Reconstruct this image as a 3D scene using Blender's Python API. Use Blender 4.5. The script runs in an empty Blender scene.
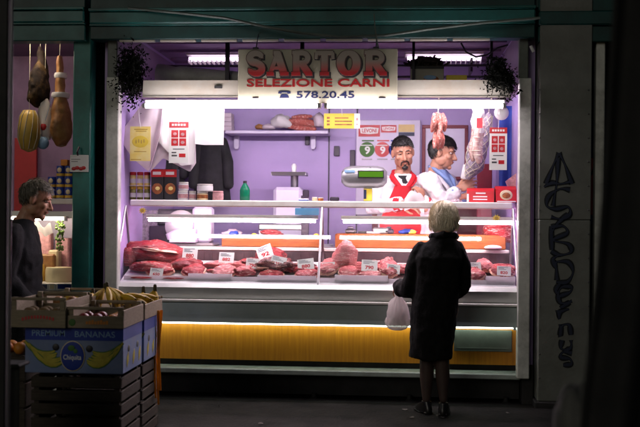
import bpy, bmesh, math, random
from mathutils import Vector, Matrix, noise, Euler
random.seed(7)
S = bpy.context.scene
C = S.collection
rad = math.radians
V = Vector

# ------------------------------------------------------------------ camera
CAM = V((0, 0, 1.41)); YAW = rad(4.35); ROLL = rad(0.5); FPX = 1000.0
CR = Matrix.Rotation(YAW, 3, 'Z') @ Matrix.Rotation(rad(90), 3, 'X') @ Matrix.Rotation(ROLL, 3, 'Z')

def W(px, py, y):
    """world point at depth plane y that the photo shows at px, py (640 wide)"""
    d = CR @ V(((px - 320) / FPX, -(py - 213.5) / FPX, -1))
    return CAM + d * (y / d.y)

def R(x0, y0, x1, y1, d):
    """photo rectangle measured on the plane at depth d -> x0, x1, z0, z1 in metres"""
    cy, cx = (y0 + y1) / 2, (x0 + x1) / 2
    return W(x0, cy, d).x, W(x1, cy, d).x, W(cx, y1, d).z, W(cx, y0, d).z

# ------------------------------------------------------------------ mesh builder
class MB:
    def __init__(s): s.v = []; s.f = []; s.m = []
    def add(s, vs, fs, mi=0):
        o = len(s.v); s.v += [tuple(v) for v in vs]
        for f in fs: s.f.append(tuple(i + o for i in f)); s.m.append(mi)
    def box(s, x0, x1, y0, y1, z0, z1, b=0.0, mi=0, mx=None):
        lo = (min(x0, x1), min(y0, y1), min(z0, z1)); hi = (max(x0, x1), max(y0, y1), max(z0, z1))
        b = min(b, *(0.45 * (hi[k] - lo[k]) for k in range(3)))
        if b <= 1e-6:
            vs = [V((hi[0] if i & 1 else lo[0], hi[1] if i & 2 else lo[1], hi[2] if i & 4 else lo[2])) for i in range(8)]
            fs = [(0, 2, 3, 1), (4, 5, 7, 6), (0, 1, 5, 4), (2, 6, 7, 3), (0, 4, 6, 2), (1, 3, 7, 5)]
        else:
            vs = []; ix = {}
            for i in range(8):
                sg = (i & 1, (i >> 1) & 1, (i >> 2) & 1)
                for a in range(3):
                    p = [0, 0, 0]
                    for k in range(3):
                        e = hi[k] if sg[k] else lo[k]
                        p[k] = e if k == a else (e - b if sg[k] else e + b)
                    ix[(sg, a)] = len(vs); vs.append(V(p))
            fs = []
            for a in range(3):
                u, w = [k for k in range(3) if k != a]
                for sa in (0, 1):
                    q = []
                    for su, sw in ((0, 0), (1, 0), (1, 1), (0, 1)):
                        sg = [0, 0, 0]; sg[a] = sa; sg[u] = su; sg[w] = sw
                        q.append(ix[(tuple(sg), a)])
                    fs.append(q)
                for su in (0, 1):
                    for sw in (0, 1):
                        q = []
                        for sa, ax in ((0, u), (1, u), (1, w), (0, w)):
                            sg = [0, 0, 0]; sg[a] = sa; sg[u] = su; sg[w] = sw
                            q.append(ix[(tuple(sg), ax)])
                        fs.append(q)
            for i in range(8):
                sg = (i & 1, (i >> 1) & 1, (i >> 2) & 1)
                fs.append([ix[(sg, a)] for a in range(3)])
        if mx: vs = [mx @ v for v in vs]
        s.add(vs, fs, mi); return s
    def tube(s, pts, r, n=8, mi=0, flat=1.0, mx=None, up=None):
        pts = [V(p) for p in pts]; k = len(pts)
        rs = r if isinstance(r, (list, tuple)) else [r] * k
        vs = []; fs = []
        t0 = (pts[1] - pts[0]).normalized()
        u = V(up) if up else (V((0, 0, 1)) if abs(t0.z) < .9 else V((1, 0, 0)))
        for i in range(k):
            t = (pts[min(i + 1, k - 1)] - pts[max(i - 1, 0)])
            t = t.normalized() if t.length > 1e-9 else t0
            u = u - t * u.dot(t)
            u = u.normalized() if u.length > 1e-6 else t.orthogonal().normalized()
            w = t.cross(u)
            for j in range(n):
                a = 2 * math.pi * j / n
                vs.append(pts[i] + (u * math.sin(a) * flat + w * math.cos(a)) * rs[i])
        for i in range(k - 1):
            for j in range(n):
                fs.append((i * n + j, i * n + (j + 1) % n, (i + 1) * n + (j + 1) % n, (i + 1) * n + j))
        fs.append(tuple(range(n - 1, -1, -1))); fs.append(tuple((k - 1) * n + j for j in range(n)))
        if mx: vs = [mx @ v for v in vs]
        s.add(vs, fs, mi); return s
    def limb(s, pts, rs, n=12, mx=None, flat=1.0):
        """tube with rounded ends"""
        pts = [V(p) for p in pts]
        a = (pts[0] - pts[1]).normalized(); b = (pts[-1] - pts[-2]).normalized()
        P = [pts[0] + a * rs[0] * .85, pts[0] + a * rs[0] * .5] + pts + [pts[-1] + b * rs[-1] * .5, pts[-1] + b * rs[-1] * .85]
        Q = [rs[0] * .5, rs[0] * .87] + list(rs) + [rs[-1] * .87, rs[-1] * .5]
        return s.tube(P, Q, n, mx=mx, flat=flat)
    def ell(s, c, r, n=14, mx=None, rot=None, mi=0, fn=None):
        c = V(c); r = (r, r, r) if not isinstance(r, (tuple, list)) else r
        h = n // 2; vs = []; fs = []
        vs.append(V((0, 0, 1)))
        for i in range(1, h):
            ph = math.pi * i / h
            for j in range(n):
                a = 2 * math.pi * j / n
                vs.append(V((math.sin(ph) * math.cos(a), math.sin(ph) * math.sin(a), math.cos(ph))))
        vs.append(V((0, 0, -1)))
        for j in range(n): fs.append((0, 1 + j, 1 + (j + 1) % n))
        for i in range(h - 2):
            for j in range(n):
                a = 1 + i * n; fs.append((a + j, a + n + j, a + n + (j + 1) % n, a + (j + 1) % n))
        e = len(vs) - 1; a = 1 + (h - 2) * n
        for j in range(n): fs.append((e, a + (j + 1) % n, a + j))
        out = []
        for v in vs:
            k = fn(v) if fn else 1.0
            p = V((v.x * r[0] * k, v.y * r[1] * k, v.z * r[2] * k))
            if rot: p = rot @ p
            p = p + c
            out.append(mx @ p if mx else p)
        s.add(out, fs, mi); return s
    def lathe(s, prof, c=(0, 0, 0), n=16, mi=0, mx=None, axis=None):
        vs = []; fs = []; c = V(c)
        for r, z in prof:
            for j in range(n):
                a = 2 * math.pi * j / n
                p = V((r * math.cos(a), r * math.sin(a), z))
                if axis: p = axis @ p
                vs.append(p + c)
        k = len(prof)
        for i in range(k - 1):
            for j in range(n):
                fs.append((i * n + j, i * n + (j + 1) % n, (i + 1) * n + (j + 1) % n, (i + 1) * n + j))
        fs.append(tuple(range(n - 1, -1, -1))); fs.append(tuple((k - 1) * n + j for j in range(n)))
        if mx: vs = [mx @ v for v in vs]
        s.add(vs, fs, mi); return s
    def loft(s, rings, n=20, mx=None, pw=2.0):
        """rings: (cx, cy, cz, rx, ry) horizontal superellipses"""
        vs = []; fs = []
        for cx, cy, cz, rx, ry in rings:
            for j in range(n):
                a = 2 * math.pi * j / n; ca, sa = math.cos(a), math.sin(a)
                e = 2 / pw
                vs.append(V((cx + rx * math.copysign(abs(ca) ** e, ca), cy + ry * math.copysign(abs(sa) ** e, sa), cz)))
        k = len(rings)
        for i in range(k - 1):
            for j in range(n):
                fs.append((i * n + j, i * n + (j + 1) % n, (i + 1) * n + (j + 1) % n, (i + 1) * n + j))
        fs.append(tuple(range(n - 1, -1, -1))); fs.append(tuple((k - 1) * n + j for j in range(n)))
        if mx: vs = [mx @ v for v in vs]
        s.add(vs, fs); return s
    def prism(s, poly, y0, y1, mi=0, mx=None):
        """poly in x,z extruded along y"""
        k = len(poly)
        vs = [V((x, y0, z)) for x, z in poly] + [V((x, y1, z)) for x, z in poly]
        fs = [tuple(range(k)), tuple(range(2 * k - 1, k - 1, -1))]
        fs += [(i, k + i, k + (i + 1) % k, (i + 1) % k) for i in range(k)]
        if mx: vs = [mx @ v for v in vs]
        s.add(vs, fs, mi); return s
    def sweep_x(s, poly, x0, x1, mi=0):
        """poly in y,z extruded along x"""
        k = len(poly)
        vs = [V((x0, y, z)) for y, z in poly] + [V((x1, y, z)) for y, z in poly]
        fs = [tuple(range(k)), tuple(range(2 * k - 1, k - 1, -1))]
        fs += [(i, k + i, k + (i + 1) % k, (i + 1) % k) for i in range(k)]
        s.add(vs, fs, mi); return s
    def sheet(s, fn, nu, nv, th=.002, mi=0):
        """fn(u,v)->point, a thin solid sheet with thickness along its normal"""
        P = [[V(fn(i / nu, j / nv)) for j in range(nv + 1)] for i in range(nu + 1)]
        vs = []; fs = []
        for i in range(nu + 1):
            for j in range(nv + 1):
                du = P[min(i + 1, nu)][j] - P[max(i - 1, 0)][j]; dv = P[i][min(j + 1, nv)] - P[i][max(j - 1, 0)]
                nn = du.cross(dv); nn = nn.normalized() if nn.length > 1e-12 else V((0, 1, 0))
                vs.append(P[i][j] + nn * th / 2); vs.append(P[i][j] - nn * th / 2)
        I = lambda i, j, k: (i * (nv + 1) + j) * 2 + k
        for i in range(nu):
            for j in range(nv):
                fs.append((I(i, j, 0), I(i + 1, j, 0), I(i + 1, j + 1, 0), I(i, j + 1, 0)))
                fs.append((I(i, j, 1), I(i, j + 1, 1), I(i + 1, j + 1, 1), I(i + 1, j, 1)))
        for i in range(nu):
            for j in (0, nv): fs.append((I(i, j, 0), I(i + 1, j, 0), I(i + 1, j, 1), I(i, j, 1)))
        for j in range(nv):
            for i in (0, nu): fs.append((I(i, j, 0), I(i, j + 1, 0), I(i, j + 1, 1), I(i, j, 1)))
        s.add(vs, fs, mi); return s
    def me(s, me, mi=0, mx=None):
        s.add([(mx @ v.co) if mx else v.co.copy() for v in me.vertices], [tuple(p.vertices) for p in me.polygons], mi); return s
    def mesh(s, name):
        me = bpy.data.meshes.new(name)
        me.from_pydata(s.v, [], s.f)
        me.polygons.foreach_set('material_index', s.m)
        bm = bmesh.new(); bm.from_mesh(me); bmesh.ops.recalc_face_normals(bm, faces=bm.faces); bm.to_mesh(me); bm.free()
        return me
    def build(s, name, mats, parent=None, smooth=None, label=None, cat=None, group=None, kind=None):
        me = s.mesh(name)
        if not isinstance(mats, (list, tuple)): mats = [mats]
        for m in mats: me.materials.append(m)
        return link(name, me, parent, smooth, label, cat, group, kind)

def link(name, me, parent=None, smooth=None, label=None, cat=None, group=None, kind=None):
    o = bpy.data.objects.new(name, me); C.objects.link(o)
    if smooth is not None:
        me.polygons.foreach_set('use_smooth', [True] * len(me.polygons))
        if smooth < 179: me.set_sharp_from_angle(angle=rad(smooth))
    if parent:
        o.parent = parent
        if parent.type == 'EMPTY': o.matrix_parent_inverse = Matrix.Translation(-parent.location)
    return tag(o, label, cat, group, kind)

def tag(o, label=None, cat=None, group=None, kind=None):
    if label: o['label'] = label
    if cat: o['category'] = cat
    if group: o['group'] = group
    if kind: o['kind'] = kind
    return o

def thing(name, label, cat, loc=(0, 0, 0), group=None):
    o = bpy.data.objects.new(name, None); C.objects.link(o); o.location = V(loc); o.empty_display_size = .1
    return tag(o, label, cat, group)

def dup(root, loc, rotz=0.0, label=None, group=None, scale=None):
    def cp(o, par):
        c = o.copy(); C.objects.link(c)
        if par: c.parent = par
        for ch in [x for x in list(o.children)]: cp(ch, c)
        return c
    r = cp(root, None); r.location = V(loc); r.rotation_euler = (0, 0, rotz)
    if scale: r.scale = (scale,) * 3
    return tag(r, label, None, group)

def evaluated(o):
    dg = bpy.context.evaluated_depsgraph_get(); dg.update()
    me = bpy.data.meshes.new_from_object(o.evaluated_get(dg))
    return me

def remesh(mb, name, voxel, smooth=4):
    me = mb.mesh(name); o = bpy.data.objects.new(name, me); C.objects.link(o)
    m = o.modifiers.new('r', 'REMESH'); m.mode = 'VOXEL'; m.voxel_size = voxel
    if smooth:
        k = o.modifiers.new('s', 'SMOOTH'); k.iterations = smooth; k.factor = .5
    r = evaluated(o); r.materials.clear(); r.name = name
    bpy.data.objects.remove(o); bpy.data.meshes.remove(me)
    return r

_tc = {}
def text_me(t, bold=0.0, ext=0.0):
    key = (t, bold, ext)
    if key not in _tc:
        cu = bpy.data.curves.new('lettering', 'FONT'); cu.body = t; cu.offset = bold; cu.extrude = ext; cu.resolution_u = 3
        o = bpy.data.objects.new('lettering', cu); C.objects.link(o)
        _tc[key] = evaluated(o); bpy.data.objects.remove(o)
    return _tc[key]

def text(mb, t, x0, x1, z0, z1, y, mi=0, bold=0.0, th=0.0015, side=None, keep=False):
    """lettering on a plane facing -y (or via side matrix), fitted to the rectangle"""
    me = text_me(t, bold, 0.01)
    xs = [v.co.x for v in me.vertices]; ys = [v.co.y for v in me.vertices]
    if not xs: return
    a, b, c, d = min(xs), max(xs), min(ys), max(ys)
    if keep:
        k = min((x1 - x0) / (b - a), (z1 - z0) / (d - c)); cx = (x0 + x1) / 2; cz = (z0 + z1) / 2
        x0, x1 = cx - k * (b - a) / 2, cx + k * (b - a) / 2; z0, z1 = cz - k * (d - c) / 2, cz + k * (d - c) / 2
    vs = []
    for v in me.vertices:
        p = V((x0 + (v.co.x - a) / (b - a) * (x1 - x0), y - th * (v.co.z / .01) * .5, z0 + (v.co.y - c) / (d - c) * (z1 - z0)))
        vs.append(side @ p if side else p)
    mb.add(vs, [tuple(p.vertices) for p in me.polygons], mi)

# ------------------------------------------------------------------ materials
def newmat(name):
    m = bpy.data.materials.new(name); m.use_nodes = True
    nt = m.node_tree; nt.nodes.clear()
    out = nt.nodes.new('ShaderNodeOutputMaterial')
    return m, nt, out

def N(nt, t, **kw):
    n = nt.nodes.new(t)
    for k, v in kw.items():
        if k in n.inputs: n.inputs[k].default_value = v
        else: setattr(n, k, v)
    return n

def mat(name, col, rough=.55, metal=0.0, var=.12, vs=6.0, bump=0.0, bs=60.0, col2=None, stretch=None, detail=5.0, lo=.35, hi=.65,
        trans=0.0, sss=0.0, spec=.5, coat=0.0, rvar=.1, dist=0.0, grime=None, gs=2.0, gamt=.5):
    m, nt, out = newmat(name); L = nt.links.new
    p = N(nt, 'ShaderNodeBsdfPrincipled', Roughness=rough, Metallic=metal)
    p.inputs['Specular IOR Level'].default_value = spec
    tc = N(nt, 'ShaderNodeTexCoord'); src = tc.outputs['Object']
    if stretch:
        mp = N(nt, 'ShaderNodeMapping'); mp.inputs['Scale'].default_value = stretch; L(src, mp.inputs['Vector']); src2 = mp.outputs['Vector']
    else: src2 = src
    nz = N(nt, 'ShaderNodeTexNoise', Scale=vs, Detail=detail, Roughness=.6, Distortion=dist); L(src2, nz.inputs['Vector'])
    rp = N(nt, 'ShaderNodeMapRange'); rp.inputs['From Min'].default_value = lo; rp.inputs['From Max'].default_value = hi
    L(nz.outputs['Fac'], rp.inputs['Value'])
    mx = N(nt, 'ShaderNodeMix', data_type='RGBA')
    c2 = col2 if col2 else tuple(c * (1 - 2 * var) for c in col)
    mx.inputs['A'].default_value = (*col, 1); mx.inputs['B'].default_value = (*c2, 1)
    for i in mx.inputs:
        if i.name == 'A' and i.type == 'RGBA': i.default_value = (*col, 1)
        if i.name == 'B' and i.type == 'RGBA': i.default_value = (*c2, 1)
    L(rp.outputs['Result'], mx.inputs['Factor'])
    co = [o for o in mx.outputs if o.type == 'RGBA'][0]
    if grime:
        nz2 = N(nt, 'ShaderNodeTexNoise', Scale=gs, Detail=8.0, Roughness=.7); L(src, nz2.inputs['Vector'])
        r2 = N(nt, 'ShaderNodeMapRange'); r2.inputs['From Min'].default_value = .48; r2.inputs['From Max'].default_value = .72; r2.inputs['To Max'].default_value = gamt
        L(nz2.outputs['Fac'], r2.inputs['Value'])
        m2 = N(nt, 'ShaderNodeMix', data_type='RGBA')
        L(r2.outputs['Result'], m2.inputs['Factor']); L(co, [i for i in m2.inputs if i.name == 'A' and i.type == 'RGBA'][0])
        [i for i in m2.inputs if i.name == 'B' and i.type == 'RGBA'][0].default_value = (*grime, 1)
        co = [o for o in m2.outputs if o.type == 'RGBA'][0]
    L(co, p.inputs['Base Color'])
    rr = N(nt, 'ShaderNodeMapRange'); rr.inputs['To Min'].default_value = max(.03, rough - rvar); rr.inputs['To Max'].default_value = min(1, rough + rvar)
    L(nz.outputs['Fac'], rr.inputs['Value']); L(rr.outputs['Result'], p.inputs['Roughness'])
    if coat: p.inputs['Coat Weight'].default_value = coat; p.inputs['Coat Roughness'].default_value = .15
    if sss:
        p.inputs['Subsurface Weight'].default_value = sss; p.inputs['Subsurface Radius'].default_value = (.012, .004, .003); p.inputs['Subsurface Scale'].default_value = 1.0
    if bump:
        b = N(nt, 'ShaderNodeBump', Strength=bump, Distance=.01); nb = N(nt, 'ShaderNodeTexNoise', Scale=bs, Detail=4.0)
        L(src2, nb.inputs['Vector']); L(nb.outputs['Fac'], b.inputs['Height']); L(b.outputs['Normal'], p.inputs['Normal'])
    if trans:
        tr = N(nt, 'ShaderNodeBsdfTranslucent'); L(co, tr.inputs['Color']); ms = N(nt, 'ShaderNodeMixShader', Fac=trans)
        L(p.outputs[0], ms.inputs[1]); L(tr.outputs[0], ms.inputs[2]); L(ms.outputs[0], out.inputs[0])
    else: L(p.outputs[0], out.inputs[0])
    return m

def emit(name, col, st):
    m, nt, out = newmat(name); e = N(nt, 'ShaderNodeEmission', Strength=st); e.inputs[0].default_value = (*col, 1)
    nt.links.new(e.outputs[0], out.inputs[0]); return m

def glass(name, tint=(1, 1, 1), refl=1.0, haze=0.0):
    m, nt, out = newmat(name); L = nt.links.new
    t = N(nt, 'ShaderNodeBsdfTransparent'); t.inputs[0].default_value = (*tint, 1)
    g = N(nt, 'ShaderNodeBsdfGlossy', Roughness=.03); lw = N(nt, 'ShaderNodeLayerWeight', Blend=.5)      # symmetric Schlick: the thin pane must not go opaque from inside
    pw = N(nt, 'ShaderNodeMath', operation='POWER'); pw.inputs[1].default_value = 5.0; L(lw.outputs['Facing'], pw.inputs[0])
    ml = N(nt, 'ShaderNodeMath', operation='MULTIPLY_ADD'); ml.inputs[1].default_value = .9 * refl; ml.inputs[2].default_value = .03 * refl
    L(pw.outputs[0], ml.inputs[0]); ms = N(nt, 'ShaderNodeMixShader'); L(ml.outputs[0], ms.inputs[0]); L(t.outputs[0], ms.inputs[1]); L(g.outputs[0], ms.inputs[2])
    last = ms
    if haze:
        d = N(nt, 'ShaderNodeBsdfDiffuse'); nz = N(nt, 'ShaderNodeTexNoise', Scale=5.0, Detail=8.0)
        r = N(nt, 'ShaderNodeMapRange'); r.inputs['From Min'].default_value = .45; r.inputs['From Max'].default_value = .8; r.inputs['To Max'].default_value = haze
        tc = N(nt, 'ShaderNodeTexCoord'); L(tc.outputs['Object'], nz.inputs['Vector']); L(nz.outputs['Fac'], r.inputs['Value'])
        m2 = N(nt, 'ShaderNodeMixShader'); L(r.outputs['Result'], m2.inputs[0]); L(ms.outputs[0], m2.inputs[1]); L(d.outputs[0], m2.inputs[2]); last = m2
    L(last.outputs[0], out.inputs[0]); return m

def soft_alpha(name, col, a, rough=.6):
    m, nt, out = newmat(name); L = nt.links.new
    t = N(nt, 'ShaderNodeBsdfTransparent'); p = N(nt, 'ShaderNodeBsdfPrincipled', Roughness=rough); p.inputs['Base Color'].default_value = (*col, 1)
    tr = N(nt, 'ShaderNodeBsdfTranslucent'); tr.inputs[0].default_value = (*col, 1)
    m1 = N(nt, 'ShaderNodeMixShader', Fac=.6); L(p.outputs[0], m1.inputs[1]); L(tr.outputs[0], m1.inputs[2])
    ms = N(nt, 'ShaderNodeMixShader', Fac=a); L(t.outputs[0], ms.inputs[1]); L(m1.outputs[0], ms.inputs[2]); L(ms.outputs[0], out.inputs[0])
    return m

def meat_mat(name, red, dark, fat, fat_amt=.5, scale=9.0, streak=(1, 1, 1), seed=0.0):
    """lean red flesh with pale fat seams and darker patches, wet gloss"""
    m, nt, out = newmat(name); L = nt.links.new
    p = N(nt, 'ShaderNodeBsdfPrincipled', Roughness=.28); p.inputs['Specular IOR Level'].default_value = .5
    tc = N(nt, 'ShaderNodeTexCoord'); mp = N(nt, 'ShaderNodeMapping'); mp.inputs['Scale'].default_value = streak; mp.inputs['Location'].default_value = (seed, seed * 1.7, -seed)
    L(tc.outputs['Object'], mp.inputs['Vector'])
    n1 = N(nt, 'ShaderNodeTexNoise', Scale=scale, Detail=6.0, Roughness=.55, Distortion=1.2); L(mp.outputs[0], n1.inputs['Vector'])
    n2 = N(nt, 'ShaderNodeTexNoise', Scale=scale * 1.6, Detail=7.0, Roughness=.65, Distortion=2.5); L(mp.outputs[0], n2.inputs['Vector'])
    r1 = N(nt, 'ShaderNodeValToRGB'); e = r1.color_ramp.elements
    e[0].position = .34; e[0].color = (*dark, 1); e[1].position = .6; e[1].color = (*red, 1); L(n1.outputs['Fac'], r1.inputs[0])
    r2 = N(nt, 'ShaderNodeValToRGB'); e = r2.color_ramp.elements
    c = .63 - .16 * fat_amt
    e[0].position = c; e[0].color = (0, 0, 0, 1); e[1].position = c + .06; e[1].color = (1, 1, 1, 1); L(n2.outputs['Fac'], r2.inputs[0])
    mx = N(nt, 'ShaderNodeMix', data_type='RGBA'); L(r2.outputs[0], mx.inputs['Factor'])
    L(r1.outputs[0], [i for i in mx.inputs if i.name == 'A' and i.type == 'RGBA'][0]); [i for i in mx.inputs if i.name == 'B' and i.type == 'RGBA'][0].default_value = (*fat, 1)
    L([o for o in mx.outputs if o.type == 'RGBA'][0], p.inputs['Base Color'])
    n3 = N(nt, 'ShaderNodeTexNoise', Scale=scale * 7, Detail=5.0, Distortion=1.0); L(mp.outputs[0], n3.inputs['Vector'])
    ad = N(nt, 'ShaderNodeMath', operation='ADD'); L(n2.outputs['Fac'], ad.inputs[0]); L(n3.outputs['Fac'], ad.inputs[1])
    b = N(nt, 'ShaderNodeBump', Strength=.85, Distance=.014); L(ad.outputs[0], b.inputs['Height']); L(b.outputs[0], p.inputs['Normal'])
    L(p.outputs[0], out.inputs[0]); return m

def grad_mat(name, c_lo, c_hi, z0, z1, rough=.5):
    """printed two-tone lettering: a real ink fade along z"""
    m, nt, out = newmat(name); L = nt.links.new
    p = N(nt, 'ShaderNodeBsdfPrincipled', Roughness=rough); tc = N(nt, 'ShaderNodeTexCoord'); sx = N(nt, 'ShaderNodeSeparateXYZ'); L(tc.outputs['Object'], sx.inputs[0])
    r = N(nt, 'ShaderNodeMapRange'); r.inputs['From Min'].default_value = z0; r.inputs['From Max'].default_value = z1; L(sx.outputs['Z'], r.inputs['Value'])
    cr = N(nt, 'ShaderNodeValToRGB'); e = cr.color_ramp.elements; e[0].position = .2; e[0].color = (*c_lo, 1); e[1].position = .75; e[1].color = (*c_hi, 1)
    L(r.outputs[0], cr.inputs[0]); L(cr.outputs[0], p.inputs['Base Color']); L(p.outputs[0], out.inputs[0]); return m

M = {}
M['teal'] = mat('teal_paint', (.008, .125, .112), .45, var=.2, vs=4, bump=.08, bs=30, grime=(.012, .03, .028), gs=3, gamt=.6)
M['teal_lit'] = mat('lit_teal_paint', (.014, .21, .18), .45, var=.15, vs=4, bump=.08, bs=30, grime=(.012, .06, .055), gs=3, gamt=.6)  # the same teal, lightened for the light falling on the left column
M['teal_dark'] = mat('shaded_dark_teal', (.006, .06, .055), .5, var=.2, vs=4, grime=(.006, .012, .012), gs=3, gamt=.6)  # darker teal; on the kiosk fascia's lower band it carries the overhang shade
M['post'] = mat('galvanised_post', (.60, .61, .56), .42, var=.12, vs=9, bump=.05, grime=(.12, .12, .10), gs=6, gamt=.6)
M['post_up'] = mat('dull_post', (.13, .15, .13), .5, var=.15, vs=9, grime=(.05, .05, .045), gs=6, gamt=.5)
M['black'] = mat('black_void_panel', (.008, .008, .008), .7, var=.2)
M['wall'] = mat('lilac_wall_panel', (.40, .29, .58), .45, var=.04, vs=2, bump=.02, grime=(.30, .25, .44), gs=1.5, gamt=.35)
M['wall_white'] = mat('white_wall_board', (.62, .56, .72), .4, var=.03, vs=2, grime=(.45, .4, .55), gs=2, gamt=.3)
M['ceil'] = mat('stall_ceiling', (.20, .12, .24), .6, var=.1, vs=2)
M['rail'] = mat('dark_rail', (.03, .02, .04), .5)
M['white_enamel'] = mat('white_enamel', (.74, .72, .68), .35, var=.04, vs=5, grime=(.45, .40, .32), gs=5, gamt=.35)
M['cream_enamel'] = mat('aged_cream_enamel', (.40, .38, .32), .4, var=.06, vs=5, grime=(.35, .27, .18), gs=4, gamt=.6)
M['white_plastic'] = mat('white_plastic', (.76, .74, .76), .3, var=.03)
M['steel'] = mat('brushed_steel', (.55, .55, .56), .33, .85, var=.06, vs=14, stretch=(1, 1, 12))
M['steel_dark'] = mat('dark_steel', (.20, .19, .21), .35, .8, var=.1)
M['alu'] = mat('counter_aluminium', (.72, .74, .72), .38, .35, var=.05, vs=8, stretch=(.4, 1, 10), grime=(.3, .3, .28), gs=4, gamt=.3)
M['panel_green'] = mat('grey_green_panel', (.44, .52, .51), .35, .2, var=.06, vs=3, grime=(.30, .36, .35), gs=3, gamt=.4)
M['yellow'] = mat('yellow_wood_laminate', (.60, .235, .012), .4, var=.1, vs=5, stretch=(9, 3, .5), col2=(.48, .17, .008), detail=5)
M['grey_sill'] = mat('pale_sill', (.36, .41, .37), .4, var=.1, grime=(.18, .18, .16), gs=6, gamt=.6)
M['plinth'] = mat('plinth_black', (.012, .011, .011), .75, var=.3)
M['glass'] = glass('clear_glass', (.97, .985, .98), .9, .03)
M['board'] = mat('cutting_board_wood', (.36, .115, .025), .5, var=.1, vs=8, stretch=(1.5, 6, 14), col2=(.24, .065, .014), detail=6)
M['case_back'] = mat('case_back_grille', (.07, .045, .05), .5, var=.2, vs=10)
M['tray'] = mat('white_tray', (.80, .78, .80), .3, var=.03)
M['tray_thin'] = mat('thin_white_tray', (.84, .80, .84), .3, var=.03, trans=.5)
M['red'] = mat('red_print', (.52, .012, .02), .42, var=.08)
M['red_cloth'] = mat('red_cloth', (.52, .008, .02), .8, var=.1, vs=12, bump=.25, bs=140)
M['dark_red'] = mat('dark_red_panel', (.17, .008, .025), .5)
M['white_ink'] = mat('white_print', (.8, .8, .78), .5, var=.02)
M['black_ink'] = mat('black_print', (.015, .015, .02), .5)
M['blue_ink'] = mat('blue_print', (.01, .03, .16), .5)
M['paper'] = mat('white_paper', (.84, .82, .82), .7, var=.03, trans=.3)
M['paper_dull'] = mat('lilac_tinted_sheet', (.74, .64, .70), .6, var=.06, trans=.3)
M['yellow_card'] = mat('yellow_card', (.82, .62, .07), .55, var=.06)
M['pale_yellow'] = mat('pale_yellow_card', (.85, .74, .33), .55, var=.06, vs=12, col2=(.85, .66, .16))
M['sign'] = mat('sign_board_cream', (.40, .38, .28), .45, var=.05, vs=2, grime=(.27, .24, .17), gs=2.5, gamt=.45)
M['sign_red'] = mat('sign_red_letters', (.33, .008, .010), .45)
M['navy'] = mat('navy_letters', (.012, .018, .07), .5)
M['black_cloth'] = mat('black_cloth', (.010, .010, .013), .85, var=.25, vs=10, bump=.3, bs=120)
M['coat'] = mat('black_wool_coat', (.0075, .0070, .0070), .92, var=.3, vs=20, bump=.5, bs=220, spec=.2)
M['man_coat'] = mat('dark_jacket', (.008, .009, .011), .85, var=.3, vs=14, bump=.3, bs=150, spec=.2)
M['stocking'] = mat('dark_stocking', (.065, .038, .030), .6, var=.15)
M['shoe'] = mat('black_leather', (.008, .007, .007), .35)
M['skin'] = mat('skin', (.47, .25, .165), .5, var=.08, vs=18, col2=(.40, .175, .115), sss=.12)
M['skin_old'] = mat('aged_skin', (.50, .27, .17), .5, var=.1, vs=20, col2=(.40, .18, .11), sss=.1)
M['jacket'] = mat('white_work_jacket', (.74, .72, .76), .85, var=.04, vs=10, bump=.25, bs=140)
M['shirt_blue'] = mat('blue_shirt', (.20, .29, .55), .8, var=.08, bump=.2, bs=140)
M['hair_black'] = mat('black_hair', (.010, .008, .008), .45, var=.3, vs=40)
M['hair_white'] = mat('white_blond_hair', (.95, .84, .65), .5, var=.15, vs=110, col2=(.70, .58, .40))
M['hair_grey'] = mat('grey_hair', (.20, .18, .14), .55, var=.2, vs=30, col2=(.10, .09, .07))
M['eye'] = mat('eye_white', (.42, .38, .36), .25)
M['iris'] = mat('dark_iris', (.02, .012, .008), .2)
M['lip'] = mat('lips', (.40, .12, .10), .45)
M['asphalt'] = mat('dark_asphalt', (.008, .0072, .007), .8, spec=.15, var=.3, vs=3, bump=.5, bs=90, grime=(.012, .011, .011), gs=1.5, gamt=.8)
M['concrete'] = mat('grimy_pier_metal', (.16, .168, .148), .42, var=.12, vs=5, bump=.12, bs=40, grime=(.10, .10, .085), gs=2.2, gamt=.75)
M['spray'] = mat('spray_paint', (.006, .012, .035), .55)
M['vent'] = mat('dull_green_vent', (.12, .135, .11), .5, .2, var=.15, vs=6)
M['spray_halo'] = soft_alpha('spray_overspray', (.006, .011, .026), .45)
M['banana'] = mat('banana_skin', (.62, .42, .03), .5, var=.15, vs=14, col2=(.50, .32, .02), grime=(.20, .11, .02), gs=22, gamt=.5)
M['banana_tip'] = mat('banana_stem', (.05, .04, .012), .7)
M['cardboard'] = mat('blue_white_cardboard', (.17, .235, .42), .7, var=.06, vs=5, grime=(.3, .3, .3), gs=4, gamt=.4)
M['card_blue'] = mat('printed_blue', (.006, .035, .32), .6, var=.12)
M['print_yellow'] = mat('printed_banana_yellow', (.50, .42, .03), .6, var=.15, vs=20)
M['print_green'] = mat('printed_green', (.05, .16, .02), .6)
M['text_blue'] = mat('printed_light_blue', (.22, .38, .60), .6)
M['crate_wood'] = mat('crate_wood', (.30, .245, .16), .75, var=.15, vs=6, stretch=(2, 8, 14), bump=.2, bs=50, grime=(.18, .14, .09), gs=5, gamt=.6)
M['crate_dark'] = mat('old_crate_wood', (.05, .038, .025), .8, var=.2, vs=6, stretch=(2, 8, 14), bump=.25, bs=50, grime=(.04, .03, .02), gs=5, gamt=.7)
M['orange'] = mat('orange_peel', (.62, .22, .015), .5, bump=.2, bs=150)
M['kiwi'] = mat('brown_kiwi', (.17, .11, .04), .85, bump=.3, bs=200)
M['apple'] = mat('dark_red_apple', (.22, .015, .012), .35, var=.25, vs=15)
M['ribbon'] = mat('orange_plastic_strip', (.85, .45, .04), .35, var=.15, trans=.3)
M['green_bottle'] = mat('green_bottle', (.01, .22, .12), .15, trans=.4)
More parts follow.
